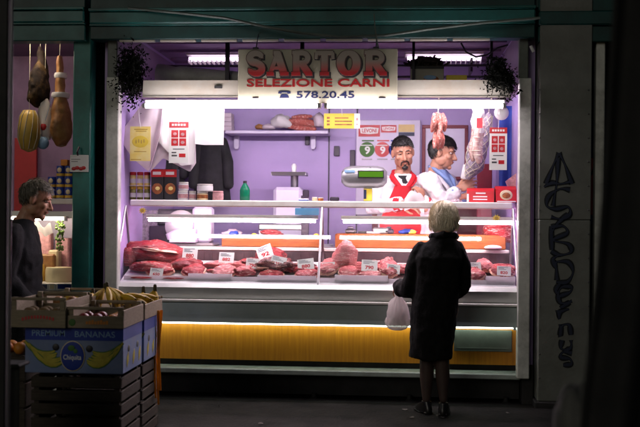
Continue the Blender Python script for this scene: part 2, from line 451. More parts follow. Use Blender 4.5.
M['screen'] = emit('green_screen', (.16, .42, .03), .5)
M['ham_dark'] = mat('dark_cured_ham', (.018, .010, .007), .8, spec=.2, var=.3, vs=12, bump=.4, bs=30, grime=(.22, .13, .04), gs=9, gamt=.45)
M['ham'] = mat('cured_ham_rind', (.34, .16, .05), .45, var=.2, vs=10, bump=.3, bs=35, col2=(.22, .085, .025), grime=(.45, .28, .10), gs=6, gamt=.6)
M['cheese'] = mat('yellow_cheese', (.58, .38, .07), .45, var=.1, vs=8)
M['cheese_pale'] = mat('pale_cheese', (.68, .58, .36), .5, var=.08)
M['string'] = mat('netting_string', (.62, .56, .44), .8)
M['sausage'] = meat_mat('sausage_flesh', (.50, .13, .10), (.38, .07, .06), (.72, .48, .42), .55, 22)
M['salami'] = mat('salami_rind', (.60, .48, .44), .7, var=.15, vs=25, col2=(.36, .18, .16), bump=.3, bs=60)
M['hatch'] = mat('netted_ham_cloth', (.34, .28, .36), .75, var=.3, vs=40, bump=.4, bs=70)
M['blue_curtain'] = mat('blue_curtain', (.02, .05, .30), .8, var=.15)
M['can_blue'] = mat('blue_can_label', (.015, .05, .32), .35)
M['can_yellow'] = mat('yellow_can_label', (.70, .45, .05), .35)
M['leaf'] = mat('dark_leaf', (.007, .009, .006), .85, var=.4, trans=.1, spec=.15)
M['green_veg'] = mat('green_grapes', (.12, .22, .03), .35, var=.2, vs=30)
M['canvas'] = mat('dark_canvas', (.018, .018, .017), .85, var=.2, vs=5, bump=.2, bs=60)
M['tarp'] = mat('grey_tarpaulin', (.46, .44, .44), .6, var=.15, vs=7, bump=.25, bs=25)
M['bag'] = soft_alpha('thin_white_bag', (.88, .83, .81), .85, .3)
M['cable'] = mat('grey_cable', (.10, .13, .11), .6)
M['tube_main'] = emit('lit_fluorescent_tube', (1.0, .88, .95), 36)
M['tube_inner'] = emit('lit_inner_tube', (1.0, .86, .97), 100)
M['tube_case'] = emit('lit_meat_lamp', (1.0, .70, .83), 85)
M['tube_ceiling'] = emit('lit_ceiling_tube', (.95, .72, 1.0), 2.6)
M['tube_low'] = emit('lit_plinth_tube', (.85, 1.0, .88), 9)
M['tube_warm'] = emit('lit_warm_tube', (1.0, .80, .62), 75)
M['gold'] = mat('gold_print', (.60, .40, .08), .35)
M['brown_food'] = mat('printed_roast', (.42, .13, .03), .5, var=.3, vs=30)
M['pink_food'] = mat('pink_tub_label', (.66, .34, .36), .45, var=.2, vs=40)
MEATS = [meat_mat('lean_beef', (.38, .012, .020), (.17, .006, .010), (.70, .36, .31), .20, 9, (.5, 1, 3), 1),
         meat_mat('fatty_beef', (.37, .016, .022), (.17, .006, .010), (.74, .48, .40), .55, 8, (.5, 1, 2.6), 3),
         meat_mat('pale_pork', (.60, .17, .17), (.42, .08, .085), (.80, .54, .49), .45, 8, (.5, 1, 3), 5),
         meat_mat('dark_beef', (.16, .008, .012), (.06, .003, .005), (.60, .32, .22), .42, 11, (.6, 1, 2), 8),
         meat_mat('veal', (.50, .080, .088), (.30, .03, .036), (.78, .48, .42), .48, 9, (.5, 1, 3), 11)]
SUN_EL, SUN_ROT, SKY, SUN = 20.0, 205.0, 0.004, 0.20
# ------------------------------------------------------------------ setting
YF = 7.5
def quick(name, mats, rects, parent=None, b=.004, **kw):
    """rects: (px0, py0, px1, py1, front depth, thickness)"""
    mb = MB()
    for a in rects:
        x0, x1, z0, z1 = R(*a[:5]); mb.box(x0, x1, a[4], a[4] + a[5], z0, z1, b, mi=a[6] if len(a) > 6 else 0)
    return mb.build(name, mats, parent, **kw)

g = MB(); n = 40
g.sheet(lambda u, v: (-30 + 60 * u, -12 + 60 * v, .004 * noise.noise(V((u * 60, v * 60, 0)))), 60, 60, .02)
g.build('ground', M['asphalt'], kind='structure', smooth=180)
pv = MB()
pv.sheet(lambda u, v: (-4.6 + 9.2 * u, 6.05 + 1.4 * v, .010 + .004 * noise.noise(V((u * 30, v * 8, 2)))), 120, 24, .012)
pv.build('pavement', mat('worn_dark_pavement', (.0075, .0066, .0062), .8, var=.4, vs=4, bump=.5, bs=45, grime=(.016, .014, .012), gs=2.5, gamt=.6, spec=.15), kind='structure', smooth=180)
rnd_ = random.Random(11)
for i in range(9):
    x, y = rnd_.uniform(-1.6, 2.2), rnd_.uniform(6.3, 7.3); a = rnd_.uniform(0, 6.28); s_ = rnd_.uniform(.02, .045)
    mb = MB(); mb.sheet(lambda u, v: (x + s_ * (u - .5) * math.cos(a) - s_ * .6 * (v - .5) * math.sin(a), y + s_ * (u - .5) * math.sin(a) + s_ * .6 * (v - .5) * math.cos(a), .024 + .006 * math.sin(3 * u + a) * v), 4, 3, .001)
    mb.build('paper_scrap', mat('dirty_scrap', (.10, .09, .08), .8), smooth=60, label='tiny dirty paper scrap lying on the dark pavement before the counter', cat='litter', group='litter on the pavement')
XL, XR = W(118, 213, 7.5).x, W(518, 213, 7.5).x
ZS = W(320, 372, 7.5).z          # bottom of sill
ZT = W(320, 38, 7.4).z           # underside of fascia
# ---- the butcher's kiosk
kiosk = thing('market_kiosk', 'green framed butcher kiosk with lilac walls and an open lit shop front', 'market stall', (0, 8.5, 0))
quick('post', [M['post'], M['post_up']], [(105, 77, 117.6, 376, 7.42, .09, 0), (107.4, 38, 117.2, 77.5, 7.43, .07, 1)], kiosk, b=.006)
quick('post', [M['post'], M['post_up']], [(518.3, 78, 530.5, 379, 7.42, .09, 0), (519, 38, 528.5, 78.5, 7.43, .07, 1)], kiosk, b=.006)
mb = MB()
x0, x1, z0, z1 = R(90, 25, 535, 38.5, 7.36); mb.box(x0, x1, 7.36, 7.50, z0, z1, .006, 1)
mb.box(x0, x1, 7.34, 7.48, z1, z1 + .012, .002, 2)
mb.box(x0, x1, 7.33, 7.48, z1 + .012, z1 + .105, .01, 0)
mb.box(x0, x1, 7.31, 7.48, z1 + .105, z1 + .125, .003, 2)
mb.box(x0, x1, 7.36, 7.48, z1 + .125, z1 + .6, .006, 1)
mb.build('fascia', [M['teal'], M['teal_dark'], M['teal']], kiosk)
mb = MB(); xx0, xx1 = x0, x1
zz = z0
for i in range(9):
    a = xx0 + .22 + i * (xx1 - xx0 - .5) / 9; mb.box(a, a + .27, 7.372, 7.40, zz - .018, zz - .0005, .003)
mb.build('soffit_strip', M['cream_enamel'], kiosk)
YB = 9.6; ZC = 2.86
mb = MB(); mb.box(XL - .06, XR + .06, YB, YB + .08, 0, ZC); mb.build('back_wall', M['wall'], kiosk)
mb = MB(); mb.box(XL - .12, XL - .04, 7.53, YB, .3, ZC); mb.build('side_wall', M['wall'], kiosk)
mb = MB(); mb.box(XR + .04, XR + .12, 7.53, YB, .3, ZC); mb.build('side_wall', M['wall'], kiosk)
mb = MB(); mb.box(XL - .12, XR + .12, 7.48, YB + .08, ZC, ZC + .06)
for yy in (7.9, 8.35, 8.8, 9.25): mb.box(XL, XR, yy, yy + .03, ZC - .025, ZC - .001, .003)
mb.build('ceiling_panel', M['ceil'], kiosk)
mb = MB(); mb.box(XL - .12, XR + .12, 7.9, YB, .0, .2); mb.build('raised_floor', M['steel_dark'], kiosk)
mb = MB(); mb.box(XL - .16, XR + .16, 7.40, YB + .14, ZC + .07, ZC + .13); mb.build('roof', M['teal_dark'], kiosk)
for a in (XL - .12, XR + .04): MB().box(a, a + .08, 7.50, YB, 0, .298).build('wall_skirt', M['plinth'], kiosk)
quick('gap_shade_panel', M['black'], [(530.6, 0, 538.5, 405, 7.60, .05)], kiosk, b=0)  # black panel standing in for the shade in the gap beside the post
MB().box(XL - .038, XL - .03, 7.55, YB - .01, 2.36, ZC - .03).build('shade_lining', M['ceil'], kiosk); MB().box(XR + .03, XR + .038, 7.55, YB - .01, 2.36, ZC - .03).build('shade_lining', M['ceil'], kiosk)  # dark linings added as painted shade on the upper side walls
# inner details of the walls: seams, dark rails under the ceiling, cable ducts
mb = MB()
for px in (329, 357):
    x = W(px, 150, YB).x; mb.box(x - .006, x + .006, YB - .012, YB - .001, 1.0, 2.5)
mb.build('wall_joint', M['rail'], kiosk)
for z, y in ((2.66, 9.2), (2.72, 8.9)):
    MB().box(XL, XR, y, y + .03, z, z + .02, .003).build('storage_rail', M['rail'], kiosk)
for px in (240, 330, 412, 470):
    x = W(px, 60, 9.0).x; MB().box(x, x + .02, 8.93, 9.2, 2.68, 2.8).build('rail_hanger', M['rail'], kiosk)
# canopy hood carrying the lamps
zh0, zh1 = W(320, 96, 7.30).z, W(320, 80, 7.30).z
xh0, xh1 = W(143, 90, 7.30).x, W(510, 90, 7.30).x
mb = MB(); mb.sweep_x([(7.285, zh0), (7.31, zh1), (7.95, zh1 + .01), (7.95, zh1 - .02), (7.335, zh1 - .025), (7.31, zh0)], xh0, xh1)
mb.box(xh0, xh1, 7.275, 7.315, zh0 - .012, zh0 - .001, .003)
hood = mb.build('canopy_hood', M['cream_enamel'], kiosk)
mb = MB()
for px in (300, 225): mb.box(W(px, 80, 7.7).x, W(px, 80, 7.7).x + .03, 7.7, 7.74, zh1 + .011, ZC)
for px in (412, 490): mb.box(W(px, 80, 7.7).x, W(px, 80, 7.7).x + .02, 7.7, 7.74, zh1 + .011, ZC)
mb.build('hood_hanger', M['rail'], kiosk)
mb = MB()
mb.box(W(214, 96, 7.28).x, W(222, 96, 7.28).x, 7.290, 7.2965, zh0 + .055, zh0 + .078, .003)
mb.build('peeling_sticker', M['canvas'], kiosk)

def lamp(name, label, group, x0, x1, y, z, tube, r=.013, body=.05, up=1, hs='white_enamel', back=0.0):
    t = thing(name, label, 'lamp', (x0, y, z), group)
    if back: MB().box(x0, x1, y + back - .02, y + back + .03, z + .004, z + .004 + body, .006).build('lamp_body', M[hs], t)
    else: MB().box(x0, x1, y - .028, y + .028, z + .02 * up + .0, z + (.02 + body) * up, .006).build('lamp_body', M[hs], t)
    k = MB()
    for x in (x0 + .015, x1 - .015): k.box(x - .012, x + .012, y - .016, y + max(.016, back - .0205), min(z - .016, z + .0195 * up), max(z + .016, z + .0195 * up), .004)
    k.build('lamp_socket', M['white_plastic'], t)
    MB().tube([(x0 + .03, y, z), (x1 - .03, y, z)], r, 10).build('glass_tube', M[tube], t, smooth=40)
    return t
zt = W(320, 106, 7.165).z
xm = (xh0 + xh1) / 2
lamp('fluorescent_lamp', 'long glaring white tube lamp under the left half of the canopy hood', None, xh0 + .03, xm - .01, 7.165, zt, 'tube_main', .016, .05, back=.085)
lamp('fluorescent_lamp', 'long glaring white tube lamp under the right half of the canopy hood', None, xm + .01, xh1 - .04, 7.165, zt, 'tube_main', .016, .05, back=.085)
lamp('fluorescent_lamp', 'inner white tube lamp hidden behind the left half of the hood lip', None, xh0 + .05, xm - .01, 7.72, zh0 + .075, 'tube_inner', .016, .03)
lamp('fluorescent_lamp', 'inner white tube lamp hidden behind the right half of the hood lip', None, xm + .01, xh1 - .06, 7.72, zh0 + .075, 'tube_inner', .016, .03)
# ceiling lamps with louvre (lit slats seen through the gap over the hood)
for (a, b, lb) in ((188, 262, 'lit louvred ceiling lamp above the rolled grey tarpaulin'), (405, 483, 'lit louvred ceiling lamp behind the open cardboard box')):
    x0, x1 = W(a, 56, 9.0).x, W(b, 56, 9.0).x
    t = thing('ceiling_lamp', lb, 'lamp', (x0, 9.0, ZC - .06), 'ceiling lamps of the kiosk')
    mb = MB(); mb.box(x0, x1, 8.9, 9.1, ZC - .03, ZC - .002, .004); mb.build('lamp_tray', M['white_enamel'], t)
    for yy in (8.95, 9.05): MB().tube([(x0 + .02, yy, ZC - .055), (x1 - .02, yy, ZC - .055)], .013, 8).build('glass_tube', M['tube_ceiling'], t, smooth=40)
    mb = MB()
    for i in range(16):
        x = x0 + .02 + i * (x1 - x0 - .04) / 15; mb.box(x - .002, x + .002, 8.91, 9.09, ZC - .10, ZC - .072)
    mb.build('louvre', M['white_enamel'], t)

# ---- shop sign
sg = thing('shop_sign', 'cream shop sign reading SARTOR SELEZIONE CARNI in red above the counter', 'sign', W(318, 103, 7.3))
x0, x1, z0, z1 = R(238, 49, 397.5, 103, 7.20)
MB().box(x0, x1, 7.20, 7.225, z0, z1, .004).build('sign_board', M['sign'], sg)
YS_ = 7.1998
def SX(px): return x0 + (px - 238) / 159.5 * (x1 - x0)
def SZ(py): return z1 - (py - 49) / 54 * (z1 - z0)
M['sartor'] = grad_mat('sartor_red_fade', (.34, .006, .010), (.22, .19, .15), SZ(77), SZ(55))
# chunky slab serif capitals, drawn as strokes
def letters(mb, y, th, mi, grow, dx=0, dz=0):
    dep = [th]
    spans = [('S', 246, 266), ('A', 266, 290), ('R', 290, 314), ('T', 314, 336), ('O', 337, 361), ('R', 362, 388)]
    g_ = grow
    for ch, a, b in spans:
        X = lambda u: SX(a + 1.2 + u * (b - a - 2.4)) + dx
        Z = lambda v: SZ(75.0 - v * 23.4) + dz
        wv = .0235 + g_; hz = .0125 + g_
        def poly(pts, w, closed=False):
            dep[0] += .00013; th_ = dep[0]
            P = [V((X(u), 0, Z(v))) for u, v in pts]; k = len(P); Lp = []; Rp = []
            for i in range(k):
                p0 = P[i - 1] if (i or closed) else P[0]; p1 = P[(i + 1) % k] if (i < k - 1 or closed) else P[-1]
                t = (p1 - p0).normalized(); nn = V((-t.z, 0, t.x))
                ww = w[i] if isinstance(w, list) else w
                Lp.append(P[i] + nn * ww); Rp.append(P[i] - nn * ww)
            vs = []; fs = []
            for i in range(k):
                for q in (Lp[i], Rp[i]): vs += [V((q.x, y - th_, q.z)), V((q.x, y, q.z))]
            m = k if closed else k - 1
            for i in range(m):
                A, B = i * 4, ((i + 1) % k) * 4
                fs += [(A, A + 2, B + 2, B), (A + 1, B + 1, B + 3, A + 3), (A, B, B + 1, A + 1), (A + 2, A + 3, B + 3, B + 2)]
            if not closed: fs += [(0, 1, 3, 2), (4 * k - 4, 4 * k - 2, 4 * k - 1, 4 * k - 3)]
            mb.add(vs, fs, mi)
        arc = lambda cu, cv, ru, rv, a0, a1, n=12: [(cu + ru * math.cos(rad(a0 + (a1 - a0) * i / n)), cv + rv * math.sin(rad(a0 + (a1 - a0) * i / n))) for i in range(n + 1)]
        eps = [0]
        def serif(u, v, w=.17):
            dep[0] += .00013
            mb.box(X(u - w) - g_, X(u + w) + g_, y - dep[0], y, Z(v) - hz, Z(v) + hz, 0, mi)
        if ch == 'S':
            p = arc(.5, .73, .34, .2, 20, 270, 12) + arc(.5, .28, .36, .21, 90, -160, 12)[1:]
            poly(p, [wv * .75 + .35 * wv * math.sin(math.pi * i / (len(p) - 1)) for i in range(len(p))])
            serif(.84, .80, .07); serif(.14, .2, .07)
        elif ch == 'A':
            poly([(.5, .95), (.16, .06)], wv * .62); poly([(.46, .97), (.80, .06)], wv * 1.1); poly([(.27, .30), (.70, .30)], hz * .8)
            serif(.16, .05, .16); serif(.82, .05, .19); serif(.44, .95, .13)
        elif ch == 'R':
            poly([(.26, .04), (.26, .96)], wv); poly([(.2, .94)] + arc(.52, .72, .27, .22, 90, -90) + [(.2, .5)], wv * .8)
            poly([(.5, .5), (.84, .05)], wv * 1.05); serif(.24, .05, .2); serif(.86, .05, .14); serif(.2, .95, .13)
        elif ch == 'T':
            poly([(.5, .04), (.5, .96)], wv); poly([(.06, .93), (.94, .93)], hz * 1.2); poly([(.09, .95), (.07, .68)], hz * .9); poly([(.91, .95), (.93, .68)], hz * .9); serif(.5, .05, .22)
        elif ch == 'O':
            poly(arc(.5, .5, .37, .43, 0, 345, 23), [wv * (.75 + .45 * abs(math.cos(rad(15 * i)))) for i in range(24)], True)
mb = MB(); letters(mb, YS_, .0012, 0, .0085, .007, -.009); mb.build('letter_shadow', M['black_ink'], sg)
mb = MB(); letters(mb, YS_, .0058, 0, .0062); mb.build('letter_outline', mat('letter_edge_brown', (.10, .055, .05), .5), sg)
mb = MB(); letters(mb, YS_, .0104, 0, .0); mb.build('letter_face', M['sartor'], sg)
mb = MB(); text(mb, 'SELEZIONE CARNI', SX(247), SX(389.5), SZ(87.0), SZ(78.9), YS_, 0, .022, .003); mb.build('subtitle', M['sign_red'], sg)
mb = MB(); text(mb, '578.20.45', SX(297), SX(355), SZ(98.3), SZ(91.3), YS_, 0, .02, .003)
# telephone pictogram
mb.prism([(SX(280), SZ(98)), (SX(281.5), SZ(94.8)), (SX(283.5), SZ(94)), (SX(286.5), SZ(94)), (SX(288.5), SZ(94.8)), (SX(290), SZ(98))], YS_ - .002, YS_)
mb.prism([(SX(278.8), SZ(93.6)), (SX(279), SZ(91.6)), (SX(282), SZ(91)), (SX(288), SZ(91)), (SX(291), SZ(91.6)), (SX(291.2), SZ(93.6)), (SX(288.4), SZ(93.8)), (SX(287.5), SZ(92.6)), (SX(282.5), SZ(92.6)), (SX(281.6), SZ(93.8))], YS_ - .002, YS_)
mb.build('phone_number', M['navy'], sg)
mb = MB()
for a, b in ((253, 259), (379, 386)): mb.box(SX(a), SX(b), 7.194, YS_, SZ(98.4), SZ(97.6), .001)
mb.build('edge_screw', M['rail'], sg)
for px in (255, 376):
    x = SX(px); mb = MB(); mb.tube([(x, 7.235, z1 - .01), (x, 7.37, ZT + .03)], .004, 6); mb.box(x - .02, x + .02, 7.226, 7.245, z1 - .04, z1 + .02, .003); mb.build('sign_bracket', M['rail'], sg)
mb = MB(); pts = [(128, 8, 7.30), (180, 13, 7.29), (225, 18, 7.28), (262, 26, 7.27), (300, 33, 7.26), (340, 37, 7.26), (385, 35.5, 7.26), (430, 29, 7.27), (480, 23, 7.28), (540, 18, 7.29)]
P = [W(*p) for p in pts]
fine = []
for i in range(len(P) - 1):
    for t in (0, .33, .66): fine.append(P[i].lerp(P[i + 1], t))
fine.append(P[-1]); mb.tube(fine, .011, 6)
mb.tube([W(374, 14, 7.26), W(375, 28, 7.25), W(377, 42, 7.255), W(379, 50, 7.26)], .006, 6)
mb.build('slack_cable', M['cable'], smooth=60, label='slack grey cable sagging across the green fascia over the sign', cat='cable')

# ---- refrigerated counter
ctr = thing('display_counter', 'long glass fronted meat counter with a yellow lit base panel', 'counter', (0, 7.8, 0))
def zz_(py, y, px=320): return W(px, py, y).z
zg = zz_(285, 7.5); ztrim = zz_(300.5, 7.5); zlip = zz_(324, 7.5)
xa, xb = XL - .03, XR + .03
MB().sweep_x([(7.50, ztrim + .001), (7.47, zg - .03), (7.50, zg), (7.60, zg + .004), (7.60, ztrim + .001)], xa, xb).build('glass_rail', M['alu'], ctr)
MB().box(xa, xb, 7.45, 7.60, ztrim - .022, ztrim - .001, .005).build('trim_strip', M['white_enamel'], ctr)
MB().box(xa, xb, 7.475, 7.60, zlip, ztrim - .024, .006).build('front_panel', M['panel_green'], ctr)
zy0 = zz_(361, 7.68)
MB().box(xa, xb, 7.66, 7.69, zy0, zlip + .05).build('kick_panel', M['yellow'], ctr)
x0, x1, z0, z1 = R(454, 330, 512, 351.5, 7.64); mb = MB(); mb.box(x0, x1, 7.640, 7.659, z0, z1, .004)
for i in range(1): mb.box(x0 + .02, x1 - .02, 7.638, 7.6395, z0 + .02 + i * .027, z0 + .028 + i * .027, .001)
mb.build('vent_plate', M['vent'], ctr)
MB().box(xa, xb, 7.50, 7.70, zy0 - .085, zy0 - .045, .006).build('bottom_sill', M['grey_sill'], ctr)
mb = MB(); mb.box(xa, xb, 7.60, 7.72, .03, zy0 - .087)
for i in range(5):
    x = xa + .1 + i * (xb - xa - .2) / 4; mb.lathe([(.03, 0), (.03, .012), (.018, .02), (.018, .05)], (x, 7.56, 0), 10)
mb.box(xa, xb, 7.69, 7.72, zy0 - .045, zy0); mb.build('plinth', M['plinth'], ctr)
mb = MB(); y0, y1 = 7.55, 8.02
DZ0, DZ1 = zz_(283.5, 7.58), zz_(262, 8.02)
def deck(y): return DZ0 + (y - 7.58) / .44 * (DZ1 - DZ0)
mb.sweep_x([(7.56, deck(7.56) - .03), (7.56, deck(7.56)), (8.02, deck(8.02)), (8.02, deck(8.02) - .03)], XL, XR); mb.build('display_deck', M['tray'], ctr)
zw = zz_(248, 8.05)
mb = MB(); mb.box(XL, XR, 8.03, 8.06, DZ1 - .1, zw - .03)
for i in range(46): 
    x = XL + .03 + i * (XR - XL - .06) / 45; mb.box(x - .006, x + .006, 8.024, 8.0295, DZ1 + .01, zw - .04)
mb.build('case_back', M['case_back'], ctr)
MB().box(XL, XR, 8.03, 8.46, zw - .028, zw, .006).build('worktop', M['white_enamel'], ctr)
MB().box(XL, XR, 8.42, 8.45, .2, zw - .03).build('rear_panel', M['steel_dark'], ctr)
ztop = zz_(201, 7.85); zunder = zz_(207.5, 7.85)
MB().box(XL, XR, 7.84, 8.16, zunder, ztop, .008).build('top_shelf', M['white_enamel'], ctr)
for a, b in ((146, 318), (341, 517)):
    x0, x1 = W(a, 216, 7.87).x, W(b, 216, 7.87).x
    mb = MB(); mb.box(x0, x1, 7.862, 7.90, zz_(219.5, 7.87), zz_(215.5, 7.87), .005); mb.build('lamp_rail', M['white_enamel'], ctr)
    MB().tube([(x0 + .02, 7.876, zz_(221.6, 7.87)), (x1 - .02, 7.876, zz_(221.6, 7.87))], .010, 8).build('lamp_tube', M['tube_case'], ctr, smooth=40)
# struts (inverted V) and panes
def zpane(t): return zg + t * (zunder - zg), 7.50 + t * .345
for px, nm in ((123, 0), (322, 1), (516, 2)):
    x = W(px, 215, 7.84).x + (.02 if nm == 0 else -.02 if nm == 2 else 0)
    MB().tube([(x, 7.51, zg + .0), (x, 7.845, zunder)], .009, 8).build('glass_strut', M['steel'], ctr, smooth=60)
    MB().tube([(x, 7.85, zunder), (x, 7.99, deck(7.99) + .02)], .013, 8, flat=.8).build('rear_strut', M['steel_dark'], ctr, smooth=60)
xs = [XL + .012, W(321, 240, 7.65).x, XR - .012]
for i in (0, 1):
    mb = MB(); a, b = xs[i] + .004, xs[i + 1] - .004
    mb.sweep_x([(7.497, zg + .006), (7.842, zunder - .002), (7.848, zunder - .002), (7.503, zg + .006)], a, b)
    mb.build('glass_pane', M['glass'], ctr)
mb = MB(); mb.sweep_x([(7.60, deck(7.6) + .001), (7.60, deck(7.6) + .035), (7.606, deck(7.6) + .035), (7.606, deck(7.6) + .001)], XL + .02, XR - .02); mb.build('tray_lip', M['tray_thin'], ctr)
# tube lamp under the counter lip
lamp('plinth_lamp', 'greenish white tube lamp under the counter lip above the yellow panel', None, xa + .02, xb - .02, 7.605, zlip - .016, 'tube_low', .009, .004, 1)

# ---- neighbour kiosk on the left
ln = thing('market_kiosk', 'green framed food stall with hanging hams beside the butcher kiosk', 'market stall', (-2.6, 8.2, 0))
quick('column', M['teal_lit'], [(72, 26, 90, 372, 7.42, .13)], ln, b=.008)
x0, x1, z0, z1 = R(-60, 25, 85, 41, 7.36)
mb = MB(); mb.box(x0, x1, 7.36, 7.5, z0, z1, .006, 0); mb.box(x0, x1, 7.33, 7.5, z1 + .012, z1 + .105, .01, 0); mb.box(x0, x1, 7.34, 7.5, z1, z1 + .012, .002, 0)
mb.box(x0, x1, 7.31, 7.5, z1 + .105, z1 + .125, .003, 0); mb.box(x0, x1, 7.36, 7.5, z1 + .125, z1 + .6, .006, 1); mb.build('fascia', [M['teal'], M['teal_dark']], ln)
quick('gap_shade_panel', M['black'], [(90, 0, 105, 400, 7.62, .05)], ln, b=0)  # black sheet put in as the shade of the recess beside the column
xlw = W(72, 200, 7.5).x
MB().box(W(-60, 200, 8.9).x, xlw + .1, 8.9, 8.95, 0, 2.9).build('back_wall', mat('plum_wall', (.34, .20, .36), .6), ln)
quick('red_panel', M['red'], [(14, 138, 36, 260, 8.84, .03)], ln, b=.002)
MB().box(W(-60, 200, 7.5).x, xlw + .1, 7.5, 8.95, 2.82, 2.86).build('ceiling_panel', M['ceil'], ln)
MB().box(xlw + .02, xlw + .08, 7.56, 8.9, 0, 2.81).build('side_wall', mat('mauve_side_wall', (.40, .28, .40), .6), ln)
quick('shelf', M['white_enamel'], [(30, 198.5, 73, 204, 8.2, .3)], ln)
mb = MB()
quick('serving_shelf', M['steel'], [(0, 211, 73, 218, 7.75, .28)], ln)
quick('case_base', M['alu'], [(0, 291, 73, 400, 7.6, .6)], ln)
quick('case_front_ledge', M['white_enamel'], [(0, 283.5, 73, 290.5, 7.58, .60)], ln)
quick('case_back', M['wall_white'], [(0, 218, 73, 284, 8.2, .03)], ln)
quick('pane', M['glass'], [(0, 218, 72.5, 283, 7.6, .006)], ln, b=0)
a = W(4, 100, 8.0).x; b = W(68, 100, 8.0).x
lamp('fluorescent_lamp', 'short warm white tube lamp inside the ham stall ceiling', None, a, b, 7.545, 2.755, 'tube_warm', .013, .02)
a = W(4, 220, 7.8).x; b = W(70, 220, 7.8).x
lamp('case_lamp', 'warm white tube lamp inside the cheese case', None, a, b, 7.74, zz_(221.5, 7.8), 'tube_warm', .009, .004)

# ---- metal pier with graffiti between kiosks, right
pr = thing('graffiti_pier', 'grimy grey metal pier with black graffiti right of the kiosk', 'pier', W(564, 380, 7.4))
x0, x1, z0, z1 = R(538, 219.8, 590, 384, 7.36); MB().box(x0, x1, 7.36, 7.7, 0.06, z1, .008).build('lower_panel', M['concrete'], pr)
_, _, _, z2 = R(538, -40, 590, 219, 7.36); MB().box(x0, x1, 7.36, 7.7, z1 + .002, z2, .004).build('upper_panel', M['concrete'], pr)
MB().box(x0 - .02, x1 + .02, 7.33, 7.7, 0, .06, .006).build('base_strip', M['plinth'], pr)
mb = MB()
for px in (539.5, 588.5):
    for py in range(90, 380, 24):
        p = W(px, py, 7.359); mb.lathe([(.006, 0), (.006, .003), (.003, .005)], p, 8, axis=Matrix.Rotation(rad(90), 3, 'X'))
mb.build('rivet', M['steel_dark'], pr)
G = [[(559, 153), (553, 166), (546, 184)], [(559, 153), (565, 165), (572, 184)], [(544, 187), (552, 183), (561, 184), (572, 181)], [(558, 158), (557, 180), (553, 206)],
     [(570, 190), (560, 189), (549, 196), (547, 206), (556, 209), (568, 207), (570, 214), (562, 219), (551, 217)],
     [(551, 226), (552, 250)], [(551, 227), (563, 226), (567, 233), (553, 240), (568, 244), (571, 252), (560, 255), (551, 251)],
     [(556, 262), (557, 280)], [(555, 262), (568, 262), (573, 272), (567, 282), (556, 282)],
     [(560, 296), (570, 292), (571, 287), (562, 287), (558, 294), (561, 303), (572, 301)],
     [(558, 310), (559, 319), (560, 312), (569, 309)], [(560, 324), (560, 336), (562, 326), (569, 325), (571, 335)],
     [(562, 340), (561, 348), (566, 350), (571, 347), (571, 340)], [(568, 214), (557, 224), (552, 232)], [(560, 255), (553, 259), (556, 268)], [(561, 282), (556, 290), (560, 297)], [(570, 302), (560, 308)], [(572, 353), (563, 352), (561, 357), (570, 359), (571, 364), (563, 365)]]
def smoothline(pts, k=6):
    P = [V((p[0], p[1], 0)) for p in pts]; out = []
    for i in range(len(P) - 1):
        a = P[max(i - 1, 0)]; b = P[i]; c = P[i + 1]; d = P[min(i + 2, len(P) - 1)]
        for j in range(k):
            t = j / k; out.append(.5 * ((2 * b) + (c - a) * t + (2 * a - 5 * b + 4 * c - d) * t * t + (3 * b - a - 3 * c + d) * t ** 3))
    out.append(P[-1]); return out
for nm, wd, yy, mt in (('graffiti_overspray', 2.9, 7.3585, 'spray_halo'), ('graffiti', 1.35, 7.3570, 'spray')):
    mb = MB(); e = 0
    for st in G:
        L_ = smoothline(st); e += .00005
        P = [W(p.x, p.y, 7.36) for p in L_]
        P = [V((p.x, yy - e, p.z)) for p in P]
        ww = [wd * .0074 * (.75 + .35 * math.sin(i * .5 + st[0][1])) for i in range(len(P))]
        mb.tube(P, ww, 8, flat=.012, up=(0, 1, 0))
    mb.build(nm, M[mt], pr, smooth=60)

# ---- neighbour kiosk on the right
rn = thing('market_kiosk', 'dim closed stall with a grey post right of the graffiti pier', 'market stall', (3, 8.4, 0))
quick('post', M['post'], [(595, 38, 604, 392, 7.42, .09)], rn, b=.006)
x0, x1, z0, z1 = R(536, 25, 760, 41, 7.36); mb = MB()
mb.box(x0 + .02, x1, 7.38, 7.5, z0, z1, .006, 1); mb.box(x0 + .02, x1, 7.35, 7.5, z1 + .002, z1 + .105, .01, 0); mb.box(x0 + .02, x1, 7.38, 7.5, z1 + .107, z1 + .6, .006, 1); mb.build('fascia', [M['teal_dark'], M['teal_dark']], rn)
MB().box(W(585, 200, 8.9).x - .3, W(760, 200, 8.9).x, 8.9, 8.95, 0, 2.9).build('back_wall', mat('navy_wall', (.03, .035, .10), .6), rn)
MB().box(W(536, 200, 8.9).x, W(760, 200, 8.9).x, 7.5, 8.95, 2.72, 2.78).build('ceiling_panel', M['ceil'], rn)
quick('counter_front', M['canvas'], [(590, 225, 700, 400, 7.7, .5)], rn)
quick('red_display', M['red'], [(588, 158, 597, 215, 8.2, .05)], rn)
MB().tube([W(591, 175, 7.6), W(594, 168, 7.6), W(596, 172, 7.6), W(597, 190, 7.6), W(593, 200, 7.6)], .008, 6).build('hose', M['black_ink'], rn, smooth=60)
mb = MB(); x = W(530, 60, 7.36).x; mb.tube([W(533.5, 52, 7.35), W(530.5, 46, 7.35)], .012, 6)
mb.build('reflector', M['white_plastic'], rn)
